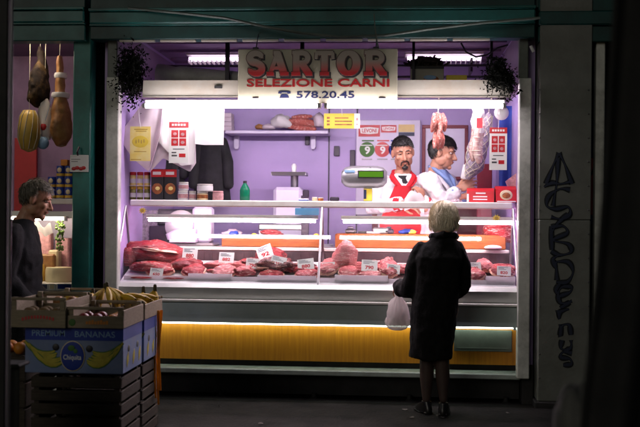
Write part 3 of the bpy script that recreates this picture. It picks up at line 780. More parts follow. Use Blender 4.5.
# ------------------------------------------------------------------ meat on the counter
def blob(mb, c, r, seed, amp=.18, fr=1.6, n=26, rot=None, flat=-.55, sharp=0):
    sd = V((seed * 3.1, seed * 1.3, seed * 7.7))
    def fn(v):
        k = 1 + amp * noise.noise(v * fr + sd) + amp * .55 * noise.noise(v * fr * 2.6 + sd) + amp * .30 * noise.noise(v * fr * 6 + sd) + amp * .16 * noise.noise(v * fr * 13 + sd)
        if sharp: k *= 1 + sharp * max(0, v.z) ** 3
        if v.z < flat: k *= abs(flat) / max(.3, abs(v.z)) * .9 + .1
        return k
    mb.ell(c, r, n, rot=rot, fn=fn)
def meat(name, cat, label, px0, px1, pyt, y, mi, depth=.10, seed=1, amp=.18, lift=0.0, tilt=0, sharp=0, fatcap=None, group='meat on the counter deck', h=None):
    x0, x1 = W(px0, 260, y).x, W(px1, 260, y).x; zt_ = W((px0 + px1) / 2, pyt, y).z; zb = deck(y) + .001 + lift
    hh = max(.02, zt_ - zb)
    mb = MB(); rot = Matrix.Rotation(rad(tilt), 3, 'Y')
    blob(mb, ((x0 + x1) / 2, y, zb + hh * .40), ((x1 - x0) * .5, depth, hh * .60), seed, amp, n=44, rot=rot, sharp=sharp)
    m = min(v[2] for v in mb.v)
    mb.v = [(v[0], v[1], v[2] + zb - m if m < zb else v[2]) for v in mb.v]
    o = mb.build(name, MEATS[mi], smooth=180, label=label, cat=cat, group=group)
    if fatcap:
        f = MB(); a, b, c, d = fatcap
        blob(f, (x0 + (x1 - x0) * a, y - depth * .25, zb + hh * b), ((x1 - x0) * c, depth * .75, hh * d), seed + 3, .3, rot=rot)
        f.build('fat_layer', M['fat'], o, smooth=180)
    return o
M['fat'] = mat('creamy_fat', (.72, .46, .32), .4, var=.12, vs=25, col2=(.60, .26, .20))
meat('beef_joint', 'beef', 'largest beef joint with a fat covered upper edge at the left end of the counter', 124, 184, 241, 7.93, 0, .13, 2, .22, fatcap=(.52, .62, .40, .10), tilt=6)
meat('beef_joint', 'beef', 'red beef piece lying low before the largest joint, left end of the counter', 130, 170, 261, 7.77, 1, .09, 5, .22)
meat('beef_joint', 'beef', 'small dark beef end in the left corner behind the strut', 121, 137, 246, 7.86, 0, .06, 9, .2)
meat('beef_round', 'beef', 'rounded red beef cut just right of the first price card', 171, 203, 258, 7.80, 0, .085, 12, .14, tilt=-4)
meat('pork_slab', 'pork', 'long flat pale pink cut under the second price card from the left', 203, 246, 260, 7.86, 2, .09, 14, .2)
meat('pork_fold', 'pork', 'folded pink cut at the front edge left of the dark beef', 233, 256, 266, 7.70, 4, .07, 16, .3)
meat('beef_joint', 'beef', 'tall red beef block crowned by a leaning price card near the middle', 256, 287, 247, 7.93, 0, .10, 19, .15)
meat('beef_shank', 'beef', 'dark beef shank with ragged fat at the middle of the counter', 254, 295, 258, 7.77, 3, .10, 22, .34, fatcap=(.25, .35, .22, .12))
meat('beef_slab', 'beef', 'flat red beef slab left of the middle glass strut', 292, 322, 266, 7.76, 0, .09, 24, .2)
meat('mixed_cut', 'pork', 'low mixed fatty cut just behind the middle glass strut', 319, 338, 265, 7.80, 1, .08, 27, .3)
meat('pork_joint', 'pork', 'pointed pale pork leg piece standing up right of the middle strut', 331, 357, 248, 7.80, 2, .085, 29, .14, sharp=.5, tilt=12)
meat('pork_rib', 'pork', 'pink rib piece beside the pointed pork leg under the price card', 352, 386, 266, 7.74, 4, .08, 33, .3)
meat('pork_rib', 'pork', 'upright rosy rib piece left of the white shopping bag', 380, 396, 258, 7.80, 2, .07, 36, .3)
meat('pork_rib', 'pork', 'rosy rib piece partly hidden behind the woman in black', 392, 418, 264, 7.78, 4, .08, 39, .25)
meat('beef_strip', 'beef', 'marbled strip just right of the woman in black', 455, 484, 263, 7.86, 1, .09, 42, .25)
meat('beef_strip', 'beef', 'ragged pink strip hanging over the front tray right of the woman', 458, 486, 273, 7.72, 4, .07, 44, .3)
meat('beef_strip', 'beef', 'flat marbled strip at the right end of the counter', 484, 516, 264, 7.84, 1, .09, 46, .2)
meat('beef_joint', 'beef', 'pale fatty beef end behind the largest joint, touching the first price card', 160, 190, 249, 7.98, 1, .06, 71, .25)
meat('pork_slab', 'pork', 'pale cut lying before the second price card from the left', 208, 236, 268, 7.76, 4, .07, 73, .3)
meat('beef_slab', 'beef', 'ragged dark red cut between the flat pale cut and the tall block', 240, 262, 258, 7.92, 1, .08, 75, .3)
meat('pork_slab', 'pork', 'rosy flat cut behind the pointed pork leg', 338, 372, 262, 7.93, 2, .07, 77, .3)
meat('pork_rib', 'pork', 'rosy rib piece behind the price card beside the pointed pork leg', 366, 392, 261, 7.90, 4, .07, 79, .35)
meat('beef_slab', 'beef', 'thin dark cut behind the flat red slab by the middle strut', 284, 316, 263, 7.90, 3, .07, 81, .3)
for i, (a, b, lb, mi) in enumerate([(127, 157, 'flat dark red steak at the front left end of the deck', 0), (160, 187, 'flat dark red steak second from the front left end', 0)]):
    meat('steak', 'steak', lb, a, b, 276.5, 7.625, mi, .035, 50 + i, .14, group='flat steaks at the front edge')
def cut(name, label, px0, px1, py0, py1, y, mi, seed, tilt=-52, roll=0, cat='meat', rim=1.13):
    x0, x1, z0, z1 = R(px0, py0, px1, py1, y); c = V(((x0 + x1) / 2, y, (z0 + z1) / 2)); w, h = (x1 - x0) / 2, (z1 - z0) / 2
    mx = Matrix.Translation(c) @ Matrix.Rotation(rad(tilt), 4, 'X') @ Matrix.Rotation(rad(roll), 4, 'Y')
    sd = V((seed * 2.7, seed, 3.3))
    def mk(k, ry, dy, wob):
        def fn(v):
            a = V((v.x, 0, v.z)); a = a.normalized() if a.length > 1e-4 else V((1, 0, 0))
            return k * (1 + .22 * noise.noise(a * 1.1 + sd) + .07 * noise.noise(a * 3 + sd)) * (1 + wob * noise.noise(v * 5 + sd) + wob * .5 * noise.noise(v * 11 + sd))
        m = MB(); m.ell((0, dy, 0), (w * 1.05, ry, h * 1.3), 40, mx=mx, fn=fn); return m
    o = mk(1.0, .024, -.006, .20).build(name, MEATS[mi], smooth=180, label=label, cat=cat, group='meat on the counter deck')
    mk(rim, .022, .010, .12).build('fat_rim', M['fat'], o, smooth=180)
    return o
cut('beef_steak', 'dark red steak with a pale rim before the largest joint', 148, 172, 262, 276, 7.72, 0, 3)
cut('beef_steak', 'round red steak with a pale rim below the leftmost price card', 184, 205, 264, 278, 7.68, 0, 5, roll=10)
cut('pork_chop', 'pale chop with a fat rim at the front under the second price card', 214, 234, 264, 279, 7.67, 2, 7)
cut('beef_steak', 'red steak leaning before the ragged dark shank', 262, 282, 267, 281, 7.67, 1, 9, roll=-15)
cut('pork_chop', 'pink chop lying before the flat red slab by the middle strut', 297, 316, 267, 280, 7.68, 4, 11)
cut('pork_chop', 'pale chop leaning on the right side of the middle strut', 321, 338, 257, 275, 7.73, 2, 13, roll=20)
cut('pork_chop', 'pink chop in front of the pointed pork leg', 339, 357, 265, 279, 7.67, 4, 15)
cut('pork_chop', 'pale rosy chop below the price card right of the pork leg', 360, 380, 269, 281, 7.66, 2, 17, roll=8)
cut('pork_chop', 'upright pink chop with a fat rim nearest the white carrier bag', 380, 397, 259, 277, 7.70, 4, 19, roll=-12)
cut('beef_steak', 'marbled steak with pale rim right of the woman in black', 466, 484, 268, 280, 7.67, 1, 21)
cut('beef_steak', 'red steak with pale rim at the far right end of the deck', 492, 513, 265, 277, 7.72, 0, 23, roll=6)
cut('pork_chop', 'small pale chop behind the ragged strip at the right', 476, 492, 259, 271, 7.80, 2, 25)
# marbled shoulder standing on the right cutting board
x0, x1, z0, z1 = R(483, 221, 517, 247, 8.2); mb = MB()
blob(mb, ((x0 + x1) / 2, 8.2, (z0 + z1) / 2), ((x1 - x0) * .5, .12, (z1 - z0) * .52), 61, .28)
mb.build('beef_shoulder', MEATS[1], smooth=180, label='big marbled beef shoulder resting on the right cutting board', cat='beef')
x0, x1, z0, z1 = R(261, 231, 282, 237.5, 8.22); mb = MB(); blob(mb, ((x0 + x1) / 2, 8.22, zz_(236, 8.2) + .02), ((x1 - x0) * .5, .06, .03), 63, .35)
mb.build('meat_scrap', MEATS[4], smooth=180, label='small pink meat scrap on the left cutting board', cat='meat')
# paper wrap / white trays on the deck front
def flat_tray(px0, px1, y, label, h=.04):
    x0, x1 = W(px0, 270, y).x, W(px1, 270, y).x; z = deck(y) + .002; mb = MB()
    mb.box(x0, x1, y - .035, y + .05, z + .002, z + .006, .001)
    for a in ((x0, x1, y - .035, y - .031), (x0, x1, y + .046, y + .05), (x0, x0 + .004, y - .031, y + .046), (x1 - .004, x1, y - .031, y + .046)): mb.box(*a, z, z + h, .001)
    mb.build('meat_tray', M['tray_thin'], label=label, cat='tray', group='white trays on the deck')
flat_tray(189, 232, 7.628, 'empty white tray at the front left of the middle', .045)
flat_tray(258, 316, 7.622, 'long white tray at the front under the dark shank')
flat_tray(335, 388, 7.622, 'long white tray at the front right of the middle strut', .05)
flat_tray(486, 515, 7.630, 'white tray at the front right end of the counter', .05)
# price cards
def price(px0, py0, px1, py1, y, rot, txt, label, lines=2):
    x0, x1, z0, z1 = R(px0, py0, px1, py1, y); c = V(((x0 + x1) / 2, y, (z0 + z1) / 2)); w, h = x1 - x0, z1 - z0
    mx = Matrix.Translation(c) @ Matrix.Rotation(rad(rot), 4, 'Y') @ Matrix.Rotation(rad(-24), 4, 'X')
    t = thing('price_card', label, 'price card', c, 'price cards stuck in the meat')
    MB().box(-w / 2, w / 2, -.001, .001, -h / 2, h / 2, 0, mx=mx).build('card', M['white_ink'], t)
    mb = MB()
    text(mb, txt, -w * .26, w * .26, -h * .34, h * -.02, -.0012, 0, .03, .0008, side=mx); mb.build('price_digits', M['red'], t)
    mb = MB()
    for i in range(3): mb.box(-w * .4, w * (.0 + .3 * ((i * 7 + int(px0)) % 3) / 2), -.0018, -.0012, h * (.38 - i * .11) - h * .018, h * (.38 - i * .11) + h * .018, 0, mx=mx)
    mb.build('printed_line', M['navy'], t)
    MB().tube([mx @ V((0, .003, -h * .3)), mx @ V((0, .004, -h * .5 - .07))], .0025, 6).build('skewer', M['steel'], t)
for a in [(182.5, 247, 197.5, 260, 7.80, 0, '880', 'price card upright over the rounded beef cut, leftmost of the cards'),
          (219, 252, 234, 263, 7.80, 1, '882', 'price card over the long flat pale cut'),
          (246, 258, 259.5, 269, 7.73, 3, '790', 'price card over the folded pink cut at the front'),
          (257, 245, 272.5, 259, 7.84, -22, '92', 'price card leaning steeply on the tall red beef block'),
          (270.5, 256, 286, 268, 7.70, 12, '1250', 'price card tilted on the dark beef shank'),
          (297.5, 258.5, 314, 270, 7.70, -8, '880', 'price card over the flat red slab left of the middle strut'),
          (361.5, 259.5, 377.5, 271.5, 7.68, 2, '790', 'price card right of the pointed pork leg'),
          (150, 268, 163, 277, 7.64, 4, '650', 'small price card low at the front left between the steaks'),
          (322, 262, 335, 272, 7.70, -5, '690', 'price card just right of the middle glass strut'),
          (387, 264, 400, 274, 7.66, 5, '750', 'price card left of the white carrier bag'),
          (468, 262, 481, 271, 7.72, -4, '980', 'price card just right of the woman in black'),
          (497, 266, 511, 276, 7.66, 3, '820', 'price card at the far right end of the deck')]: price(*a)

# ------------------------------------------------------------------ worktop behind the glass
def boardobj(px0, px1, py0, py1, y, d, label):
    x0, x1, z0, z1 = R(px0, py0, px1, py1, y); MB().box(x0, x1, y, y + d, zw + .001, z1, .008).build('cutting_board', M['board'], label=label, cat='cutting board')
    return z1
zb1 = boardobj(221.5, 321, 236.5, 248, 8.07, .30, 'thick orange brown cutting board behind the left glass pane')
zb2 = boardobj(335, 506, 234.5, 248, 8.07, .30, 'long orange brown cutting board behind the right glass pane')
# slicer
sl = thing('meat_slicer', 'white meat slicer standing on the worktop at the left', 'slicer', (W(190, 240, 8.2).x, 8.2, zw))
def Y(px0, py0, px1, py1, y): return R(px0, py0, px1, py1, y)
x0, x1, z0, z1 = Y(158, 243, 214, 249, 8.12); MB().box(x0, x1, 8.10, 8.40, zw + .001, z1, .012).build('slicer_base', M['steel'], sl)
x0, x1, z0, z1 = Y(192, 207, 211, 243, 8.2); MB().box(x0, x1, 8.20, 8.36, z0, z1, .02).build('motor_housing', M['wall_white'], sl)
x0, x1, z0, z1 = Y(166, 229, 196, 240, 8.12); mb = MB(); mb.loft([((x0 + x1) / 2, 8.17, z0, (x1 - x0) * .5, .06), ((x1 + x0) / 2 - .01, 8.17, (z0 + z1) / 2, (x1 - x0) * .52, .05), ((x1 + x0) / 2 + .03, 8.17, z1, (x1 - x0) * .36, .035)], 18); mb.build('blade_guard', M['wall_white'], sl, smooth=50)
c = W(181, 226, 8.27); MB().lathe([(.13, 0), (.135, .006), (.05, .016)], c, 28, axis=Matrix.Rotation(rad(90), 3, 'X')).build('blade', M['steel'], sl, smooth=40)
x0, x1, z0, z1 = Y(170, 239, 196, 242.5, 8.1); MB().box(x0, x1, 8.07, 8.18, z0, z1, .004).build('carriage', M['wall_white'], sl)
x0, x1, z0, z1 = Y(156, 209, 196, 226, 8.5)
fr = MB(); fr.box(x0, x1, 8.5, 8.56, z0, z1, .02); 
fr.build('appliance', M['steel_dark'], label='grey steel appliance behind the slicer', cat='appliance')
x0, x1, z0, z1 = Y(150, 226, 178, 249, 8.4); MB().box(x0, x1, 8.38, 8.41, z0, z1, .003).build('dark_screen', M['rail'], label='dark panel behind the slicer base', cat='panel')
x0, x1, z0, z1 = Y(123, 210, 158, 246, 8.44); MB().box(x0, x1, 8.40, 8.44, zw, z1, .006).build('splash_panel', M['hatch'], label='grey splash panel at the left end of the worktop', cat='panel')
def star(px, py, y, r, label):
    c = W(px, py, y); mb = MB(); P = []
    for i in range(20):
        a = math.pi * i / 10; q = r if i % 2 == 0 else r * .5; P.append((c.x + q * math.cos(a), c.z + q * .8 * math.sin(a)))
    mb.prism(P, y, y + .003); t = thing('starburst_sticker', label, 'sticker', c, 'yellow starburst stickers'); mb.build('sticker', M['yellow_card'], t)
    MB().lathe([(r * .33, 0), (r * .33, .002)], c + V((0, -.0005, 0)), 16, axis=Matrix.Rotation(rad(90), 3, 'X')).build('sticker_centre', M['gold'], t)
star(142.5, 210.5, 7.80, .036, 'yellow starburst sticker on the left pane')
star(496.5, 218, 7.80, .038, 'yellow starburst sticker on the right pane over the marbled shoulder')
# small things on the boards and worktop
def lump(name, cat, label, px0, py0, px1, py1, y, m, amp=.2, seed=3, d=None):
    x0, x1, z0, z1 = R(px0, py0, px1, py1, y); mb = MB()
    blob(mb, ((x0 + x1) / 2, y, (z0 + z1) / 2), ((x1 - x0) / 2, d or (x1 - x0) * .4, (z1 - z0) / 2), seed, amp, n=18)
    return mb.build(name, m, smooth=180, label=label, cat=cat)
lump('crumpled_cloth', 'cloth', 'crumpled white and lilac cloth at the left end of the left board', 223, 229.5, 242, 237, 8.18, M['paper_dull'], .4, 4)
lump('blue_glove', 'glove', 'blue glove lying on the left cutting board', 229, 231, 238, 237, 8.12, M['can_blue'], .4, 6)
lump('yellow_sponge', 'sponge', 'small yellow sponge on the left cutting board', 251.5, 233, 257, 237, 8.14, M['yellow_card'], .15, 7)
lump('yellow_sponge', 'sponge', 'small yellow sponge by the middle strut', 313.5, 233.5, 319, 237, 8.14, M['yellow_card'], .15, 8)
x0, x1, z0, z1 = R(259, 224, 308, 230, 8.5); mb = MB(); mb.box(x0, x1, 8.46, 8.54, z0, z1, .01); mb.box(x1 - .05, x1 + .0, 8.47, 8.53, zb1, z0 - .001, .006); mb.box(x0, x0 + .03, 8.47, 8.53, zb1, z0 - .001, .006)
mb.build('steel_rack', M['steel'], label='low steel rack behind the left cutting board', cat='rack')
for i, (a, b, m, lb) in enumerate([(345, 356, 'steel_dark', 'dark knife sharpener at the left of the right board'), (384, 394, 'rail', 'black tool block on the right cutting board')]):
    x0, x1, z0, z1 = R(a, 229, b, 235, 8.2); mb = MB(); mb.box(x0, x1, 8.17, 8.25, zb2 + .001, z1, .012); mb.box(x0 + .02, x1 - .02, 8.19, 8.23, z1 + .001, z1 + .02, .006)
    mb.build('tool_block', M[m], label=lb, cat='tool')
x0, x1, z0, z1 = R(358, 231, 381, 235, 8.15); mb = MB(); mb.tube([(x0, 8.15, zb2 + .012), (x0 + .07, 8.15, zb2 + .012)], .009, 8, mi=1); mb.prism([(x0 + .072, zb2 + .022), (x1, zb2 + .010), (x1 - .02, zb2 + .003), (x0 + .072, zb2 + .003)], 8.149, 8.152)
mb.build('knife', [M['steel'], M['black_ink']], label='knife lying on the right cutting board', cat='knife')
lump('cloth', 'cloth', 'blue and yellow cloth on the right cutting board', 400, 229, 417, 235, 8.18, M['can_blue'], .4, 12)
lump('yellow_cloth', 'cloth', 'yellow cloth beside the blue cloth on the right board', 409, 230, 416, 235, 8.12, M['yellow_card'], .4, 13)
lump('white_plate', 'plate', 'white oval plate before the right cutting board', 484, 245, 502, 250, 8.02, M['tray'], .03, 14, .06)

# ------------------------------------------------------------------ on the top shelf, left
zs = ztop + .001
def jar(px0, px1, py0, y, label, cat, body, lid, zb=None, grp=None, name='jar', band=None):
    x0, x1 = W(px0, 195, y).x, W(px1, 195, y).x; zt_ = W(px0, py0, y).z; zb = zs if zb is None else zb
    c = ((x0 + x1) / 2, y, zb); r = (x1 - x0) / 2; h = zt_ - zb
    t = thing(name, label, cat, c, grp)
    MB().lathe([(r * .92, 0), (r, .006), (r, h * .72), (r * .86, h * .80)], c, 18).build('body', body, t, smooth=40)
    MB().lathe([(r * .95, h * .80 + .001), (r * .97, h * .82), (r * .97, h * .97), (r * .9, h)], c, 18).build('lid', lid, t, smooth=40)
    if band: MB().lathe([(r * 1.012, h * .2), (r * 1.012, h * .62)], c, 18).build('paper_band', band, t, smooth=40)
    return t
zr1 = W(136, 172, 7.98).z
M['jar_red'] = mat('red_sauce', (.50, .03, .02), .3, var=.2, vs=30); M['jar_olive'] = mat('olive_preserve', (.26, .24, .05), .3, var=.3, vs=40)
mid = zs + .115
rows = [('bottom', zs, 'jar_olive', 'can_yellow', 'olive jar with a yellow lid'), ('upper', mid, 'pale_yellow', 'red', 'pale jar with a red lid')]
pos = ['at the far left end', 'second from the left end', 'third from the left end', 'beside the black box']
for nm, zb, bd, ld, lb in rows:
    for i in range(4):
        a = 122.5 + i * 7.1
        x0 = W(a + 3.4, 190, 7.99).x
        c = (x0, 7.99, zb); t = thing('jar', f'{lb}, {nm} row, {pos[i]}', 'jar', c, 'jars on the counter top shelf')
        MB().lathe([(.024, 0), (.026, .006), (.026, .074), (.022, .084)], c, 16).build('body', M[bd], t, smooth=40)
        MB().lathe([(.0255, .0845), (.0265, .088), (.0265, .106), (.024, .1095)], c, 16).build('lid', M[ld], t, smooth=40)
        MB().lathe([(.0264, .02), (.0264, .055)], c, 16).build('paper_band', M['white_ink'], t, smooth=40)
x0, x1 = W(121.5, 190, 7.9).x, W(150.5, 190, 7.9).x
MB().box(x0, x1, 7.945, 8.04, zs + .1105, zs + .1145, .001).build('shelf_board', M['white_plastic'], label='thin white board between the two rows of jars', cat='board')
# roast boxes
for i, (a, b, lb) in enumerate([(151, 163.4, 'black and red roast meat box next to the jars, left of the pair'), (164, 176.6, 'black and red roast meat box next to the white tubs, right of the pair')]):
    x0, x1, z0, z1 = R(a, 169, b, 201, 7.92); t = thing('food_box', lb, 'food box', ((x0 + x1) / 2, 7.95, zs), 'black roast boxes on the shelf')
    MB().box(x0, x1, 7.92, 8.02, zs, z1, .002).build('box_body', M['black_ink'], t)
    zc = zs + (z1 - zs) * .74
    MB().box(x0 - .001, x1 + .001, 7.917, 7.9195, zc, z1 - .004, 0).build('red_band', M['red'], t)
    mb = MB(); mb.box(x0 + .015, x1 - .02, 7.9145, 7.9165, zc + .018, z1 - .022, 0); mb.build('white_label', M['white_ink'], t)
    mb = MB(); cx, cz = (x0 + x1) / 2, zs + (z1 - zs) * .36; mb.ell((cx, 7.920, cz), (.043, .006, .045), 18); mb.build('roast_picture', M['brown_food'], t, smooth=180)
    mb = MB(); mb.ell((cx + .004, 7.9155, cz + .002), (.02, .004, .016), 14); mb.build('egg_picture', M['pale_yellow'], t, smooth=180)
jar(178, 188, 190.5, 7.94, 'lower white tub of the pair beside the black roast box', 'tub', M['white_plastic'], M['white_enamel'], grp='tubs on the top shelf', name='tub', band=M['pink_food'])
z_t = W(183, 190.5, 7.94).z + .001
jar(178.5, 188.5, 182, 7.94, 'upper white tub stacked beside the black roast box', 'tub', M['white_plastic'], M['white_enamel'], zb=z_t, grp='tubs on the top shelf', name='tub', band=M['pink_food'])
jar(188.8, 196, 191, 7.97, 'small white tub behind the stacked pair', 'tub', M['white_plastic'], M['white_enamel'], grp='tubs on the top shelf', name='tub', band=M['pink_food'])
jar(197, 208, 191.5, 7.93, 'lower wide white tub in the middle of the tubs', 'tub', M['cheese_pale'], M['white_enamel'], grp='tubs on the top shelf', name='tub', band=M['brown_food'])
jar(197, 213, 184, 7.935, 'wide white lidded tub stacked on the lower wide one', 'tub', M['white_plastic'], M['white_enamel'], zb=W(202, 191.5, 7.93).z + .001, grp='tubs on the top shelf', name='tub')
jar(212.5, 223.5, 191, 7.93, 'pink patterned tub at the right end of the tubs', 'tub', M['pink_food'], M['pink_food'], grp='tubs on the top shelf', name='tub')
# green bottle
c = W(244.8, 201, 8.05); c = V((c.x, 8.05, zs)); t = thing('water_bottle', 'green bottle with a dark cap on the top shelf', 'bottle', c)
MB().lathe([(.036, 0), (.041, .01), (.041, .085), (.034, .105), (.016, .135), (.014, .142)], c, 18).build('body', M['green_bottle'], t, smooth=50)
MB().lathe([(.016, .1425), (.016, .158), (.012, .160)], c, 14).build('cap', M['black_ink'], t, smooth=40)
# mincer with tray
mn = thing('meat_mincer', 'lilac grey meat mincer with a steel feed tray before the back wall', 'mincer', W(288, 205, 9.0))
zfl = 1.12
x0, x1, z0, z1 = R(273, 187, 302, 206, 9.0); mb = MB(); mb.box(x0, x1, 9.0, 9.25, zfl, z1, .03); mb.build('mincer_body', M['wall_white'], mn)
x0, x1, z0, z1 = R(271.5, 172, 306, 177.5, 9.0); mb = MB(); mb.sweep_x([(8.98, z0 + .02), (8.96, z1), (8.965, z1), (8.99, z0 + .026), (9.2, z0 + .026), (9.22, z1), (9.225, z1), (9.21, z0 + .02)], x0, x1); mb.box(x0, x0 + .005, 8.97, 9.21, z0 + .02, z1); mb.box(x1 - .005, x1, 8.97, 9.21, z0 + .02, z1); mb.build('feed_tray', M['steel'], mn)
x, _, z0, z1 = R(292, 177, 298, 188, 9.05); MB().lathe([(.035, z0 - .01), (.035, z1 + .008), (.045, z1 + .018)], (x + .02, 9.08, 0), 16).build('feed_neck', M['steel_dark'], mn, smooth=40)
MB().lathe([(.02, 0), (.025, .07), (.012, .09)], (x + .02, 9.02, z1 + .03), 12).build('pusher', M['white_plastic'], mn, smooth=40)
MB().box(W(238, 210, 9).x, W(330, 210, 9).x, 8.9, 9.58, 1.06, zfl - .001, .006).build('back_worktop', M['white_enamel'], label='white back worktop carrying the mincer', cat='worktop')
for (a, b, p0, m, cat, lb) in [(299, 308.5, 198.5, 'can_blue', 'box', 'blue and white small box right of the mincer'), (312, 317.5, 197, 'cheese_pale', 'jar', 'small cream jar by the blue and white box'), (318, 323.5, 197.5, 'brown_food', 'jar', 'small brown jar by the cream jar')]:
    if cat == 'jar': jar(a, b, p0, 8.1, lb, 'jar', M[m], M['white_enamel'], grp='small jars by the scale')
    else:
        x0, x1, z0, z1 = R(a, p0, b, 202, 8.08); t = thing('small_box', lb, cat, (x0, 8.1, zs)); MB().box(x0, x1, 8.06, 8.12, zs, z1, .003).build('carton', M['white_plastic'], t); MB().box(x0 - .0008, x1 + .0008, 8.0585, 8.1, zs + .003, zs + (z1 - zs) * .5, 0).build('printed_band', M[m], t)
x0, x1, z0, z1 = R(330, 197, 339, 202, 8.1); mb = MB(); mb.box(x0, x1, 8.08, 8.14, zs, z1, .008); mb.build('ink_pad', M['rail'], label='small dark box left of the weighing scale', cat='box')
x0, x1, z0, z1 = R(303, 190, 309, 198, 8.4); mb = MB(); mb.box(x0, x1, 8.38, 8.42, z0, z1, .006); mb.box(x0 - .015, x0 + .01, 8.38, 8.42, zw + .28, z0 + .02, .004); mb.box(x0 - .01, x1, 8.37, 8.43, zw, zw + .2799, .004)
mb.build('card_reader', M['rail'], label='small dark device on a stand behind the blue box', cat='device')
x0, x1, z0, z1 = R(295, 208.2, 319, 215, 7.838); MB().box(x0, x1, 7.836, 7.8395, z0, z1, 0).build('blue_notice', mat('pale_blue_notice', (.12, .42, .75), .5), label='pale blue notice stuck under the top shelf edge', cat='notice')
# weighing scale head
sc = thing('weighing_scale', 'grey weighing scale head with a green display on a post', 'scale', W(368, 203, 8.0))
cx = W(364, 176, 7.98).x; cz = W(364, 177, 7.98).z
x0, x1, z0, z1 = R(342, 165.5, 386.5, 188.5, 7.98)
mb = MB(); mb.limb([(x0 + .07, 7.99, cz), (x1 - .07, 7.99, cz)], [.088, .088], 20); mb.v = [(v[0], 7.99 + (v[1] - 7.99) * .75, v[2]) for v in mb.v]; mb.build('scale_head', mat('scale_grey', (.34, .33, .36), .3, .6, var=.05), sc, smooth=50)
a0, a1, b0, b1 = R(359, 171.5, 383, 177, 7.92); MB().box(a0 - .01, a1 + .008, 7.917, 7.93, b0 - .01, b1 + .01, .003).build('display_bezel', M['black_ink'], sc); MB().box(a0, a1, 7.914, 7.9165, b0, b1, 0).build('display_screen', M['screen'], sc)
a0, a1, b0, b1 = R(344.5, 170, 355, 173, 7.94); MB().box(a0, a1, 7.918, 7.93, b0, b1, .003).build('keypad_strip', M['text_blue'], sc)
x = W(368, 195, 7.99).x; MB().box(x - .035, x + .035, 7.96, 8.03, zs, z0 + .02, .004).build('post', M['steel'], sc)
MB().box(x - .033, x + .033, 7.955, 7.9595, zs + .005, z0 - .002, 0).build('post_label', M['yellow_card'], sc)
mb = MB(); mb.box(x - .033, x - .012, 7.951, 7.9545, zs + .02, z0 - .01, 0); mb.build('post_stripe', M['navy'], sc)
a0, a1, b0, b1 = R(373, 199, 389, 206, 8.2); MB().box(a0, a1, 8.17, 8.38, zb2 + .002, zb2 + .05, .01).build('scale_pan', M['steel'], sc); MB().box(x - .02, x + .02, 8.0301, 8.17, zs + .0, zs + .03, .004).build('arm', M['steel'], sc)

# ------------------------------------------------------------------ right end of the top shelf
def carton(px0, py0, px1, py1, y, label, pic, rot=0):
    x0, x1, z0, z1 = R(px0, py0, px1, py1, y); t = thing('food_packet', label, 'food packet', ((x0 + x1) / 2, y, zs), 'red food packets on the shelf')
    w, h = (x1 - x0) / 2, z1 - zs
    mx = Matrix.Translation(V(((x0 + x1) / 2, y, zs))) @ Matrix.Rotation(rad(rot), 4, 'Z')
    mb = MB(); mb.sweep_x([(0, 0), (.02, h * .78), (.055, h), (.10, h * .9), (.11, 0)], -w, w); mb.v = [tuple(mx @ V(v)) for v in mb.v]; mb.build('carton', M['red'], t)
    tl = mx @ Matrix.Rotation(-math.atan2(.02, h * .78), 4, 'X')
    mb = MB()
    if not pic:
        mb.box(-w * .35, w * .38, -.002, -.0003, h * .60, h * .70, 0, mx=tl)
        for i in range(2): mb.box(-w * .55, w * .5, -.002, -.0003, h * (.16 + .2 * i), h * (.24 + .2 * i), 0, mx=tl)
        mb.build('white_print', M['white_ink'], t)
        mb = MB(); mb.box(-w - .001, -w * .86, -.0025, -.0003, .002, h * .6, 0, mx=tl); mb.build('side_stripe', M['white_ink'], t)
    else:
        mb.ell((0, 0, h * .46), (w * .62, .006, h * .32), 18, mx=tl); mb.build('oval_picture', M['cheese_pale'], t, smooth=180)
        mb = MB(); mb.ell((.0, -.005, h * .42), (w * .4, .005, h * .18), 14, mx=tl); mb.build('food_picture', M['brown_food'], t, smooth=180)
        mb = MB(); mb.box(-w * .9, w * .9, -.002, -.0003, h * .03, h * .09, 0, mx=tl); mb.build('white_print', M['white_ink'], t)
carton(467, 188, 494, 207, 7.90, 'red carton with white lettering right of the man in the white coat', False, -3)
carton(496, 186, 517, 207, 7.91, 'red packet with an oval food picture at the right end of the shelf', True, 4)
x0, x1, z0, z1 = R(503, 173, 519, 187, 7.95)
mb = MB(); mb.sheet(lambda u, v: (x0 + .03 + (x1 - x0) * (u * .9 + .1) - .02 * v, 7.98 + .03 * math.sin(5 * u), zs + .12 + (z1 - zs - .10) * v * (.35 + .65 * u)), 8, 5, .006); mb.build('crumpled_wrapper', M['pink_food'], smooth=60, label='pink and white wrapper leaning on the right post above the packets', cat='wrapper')

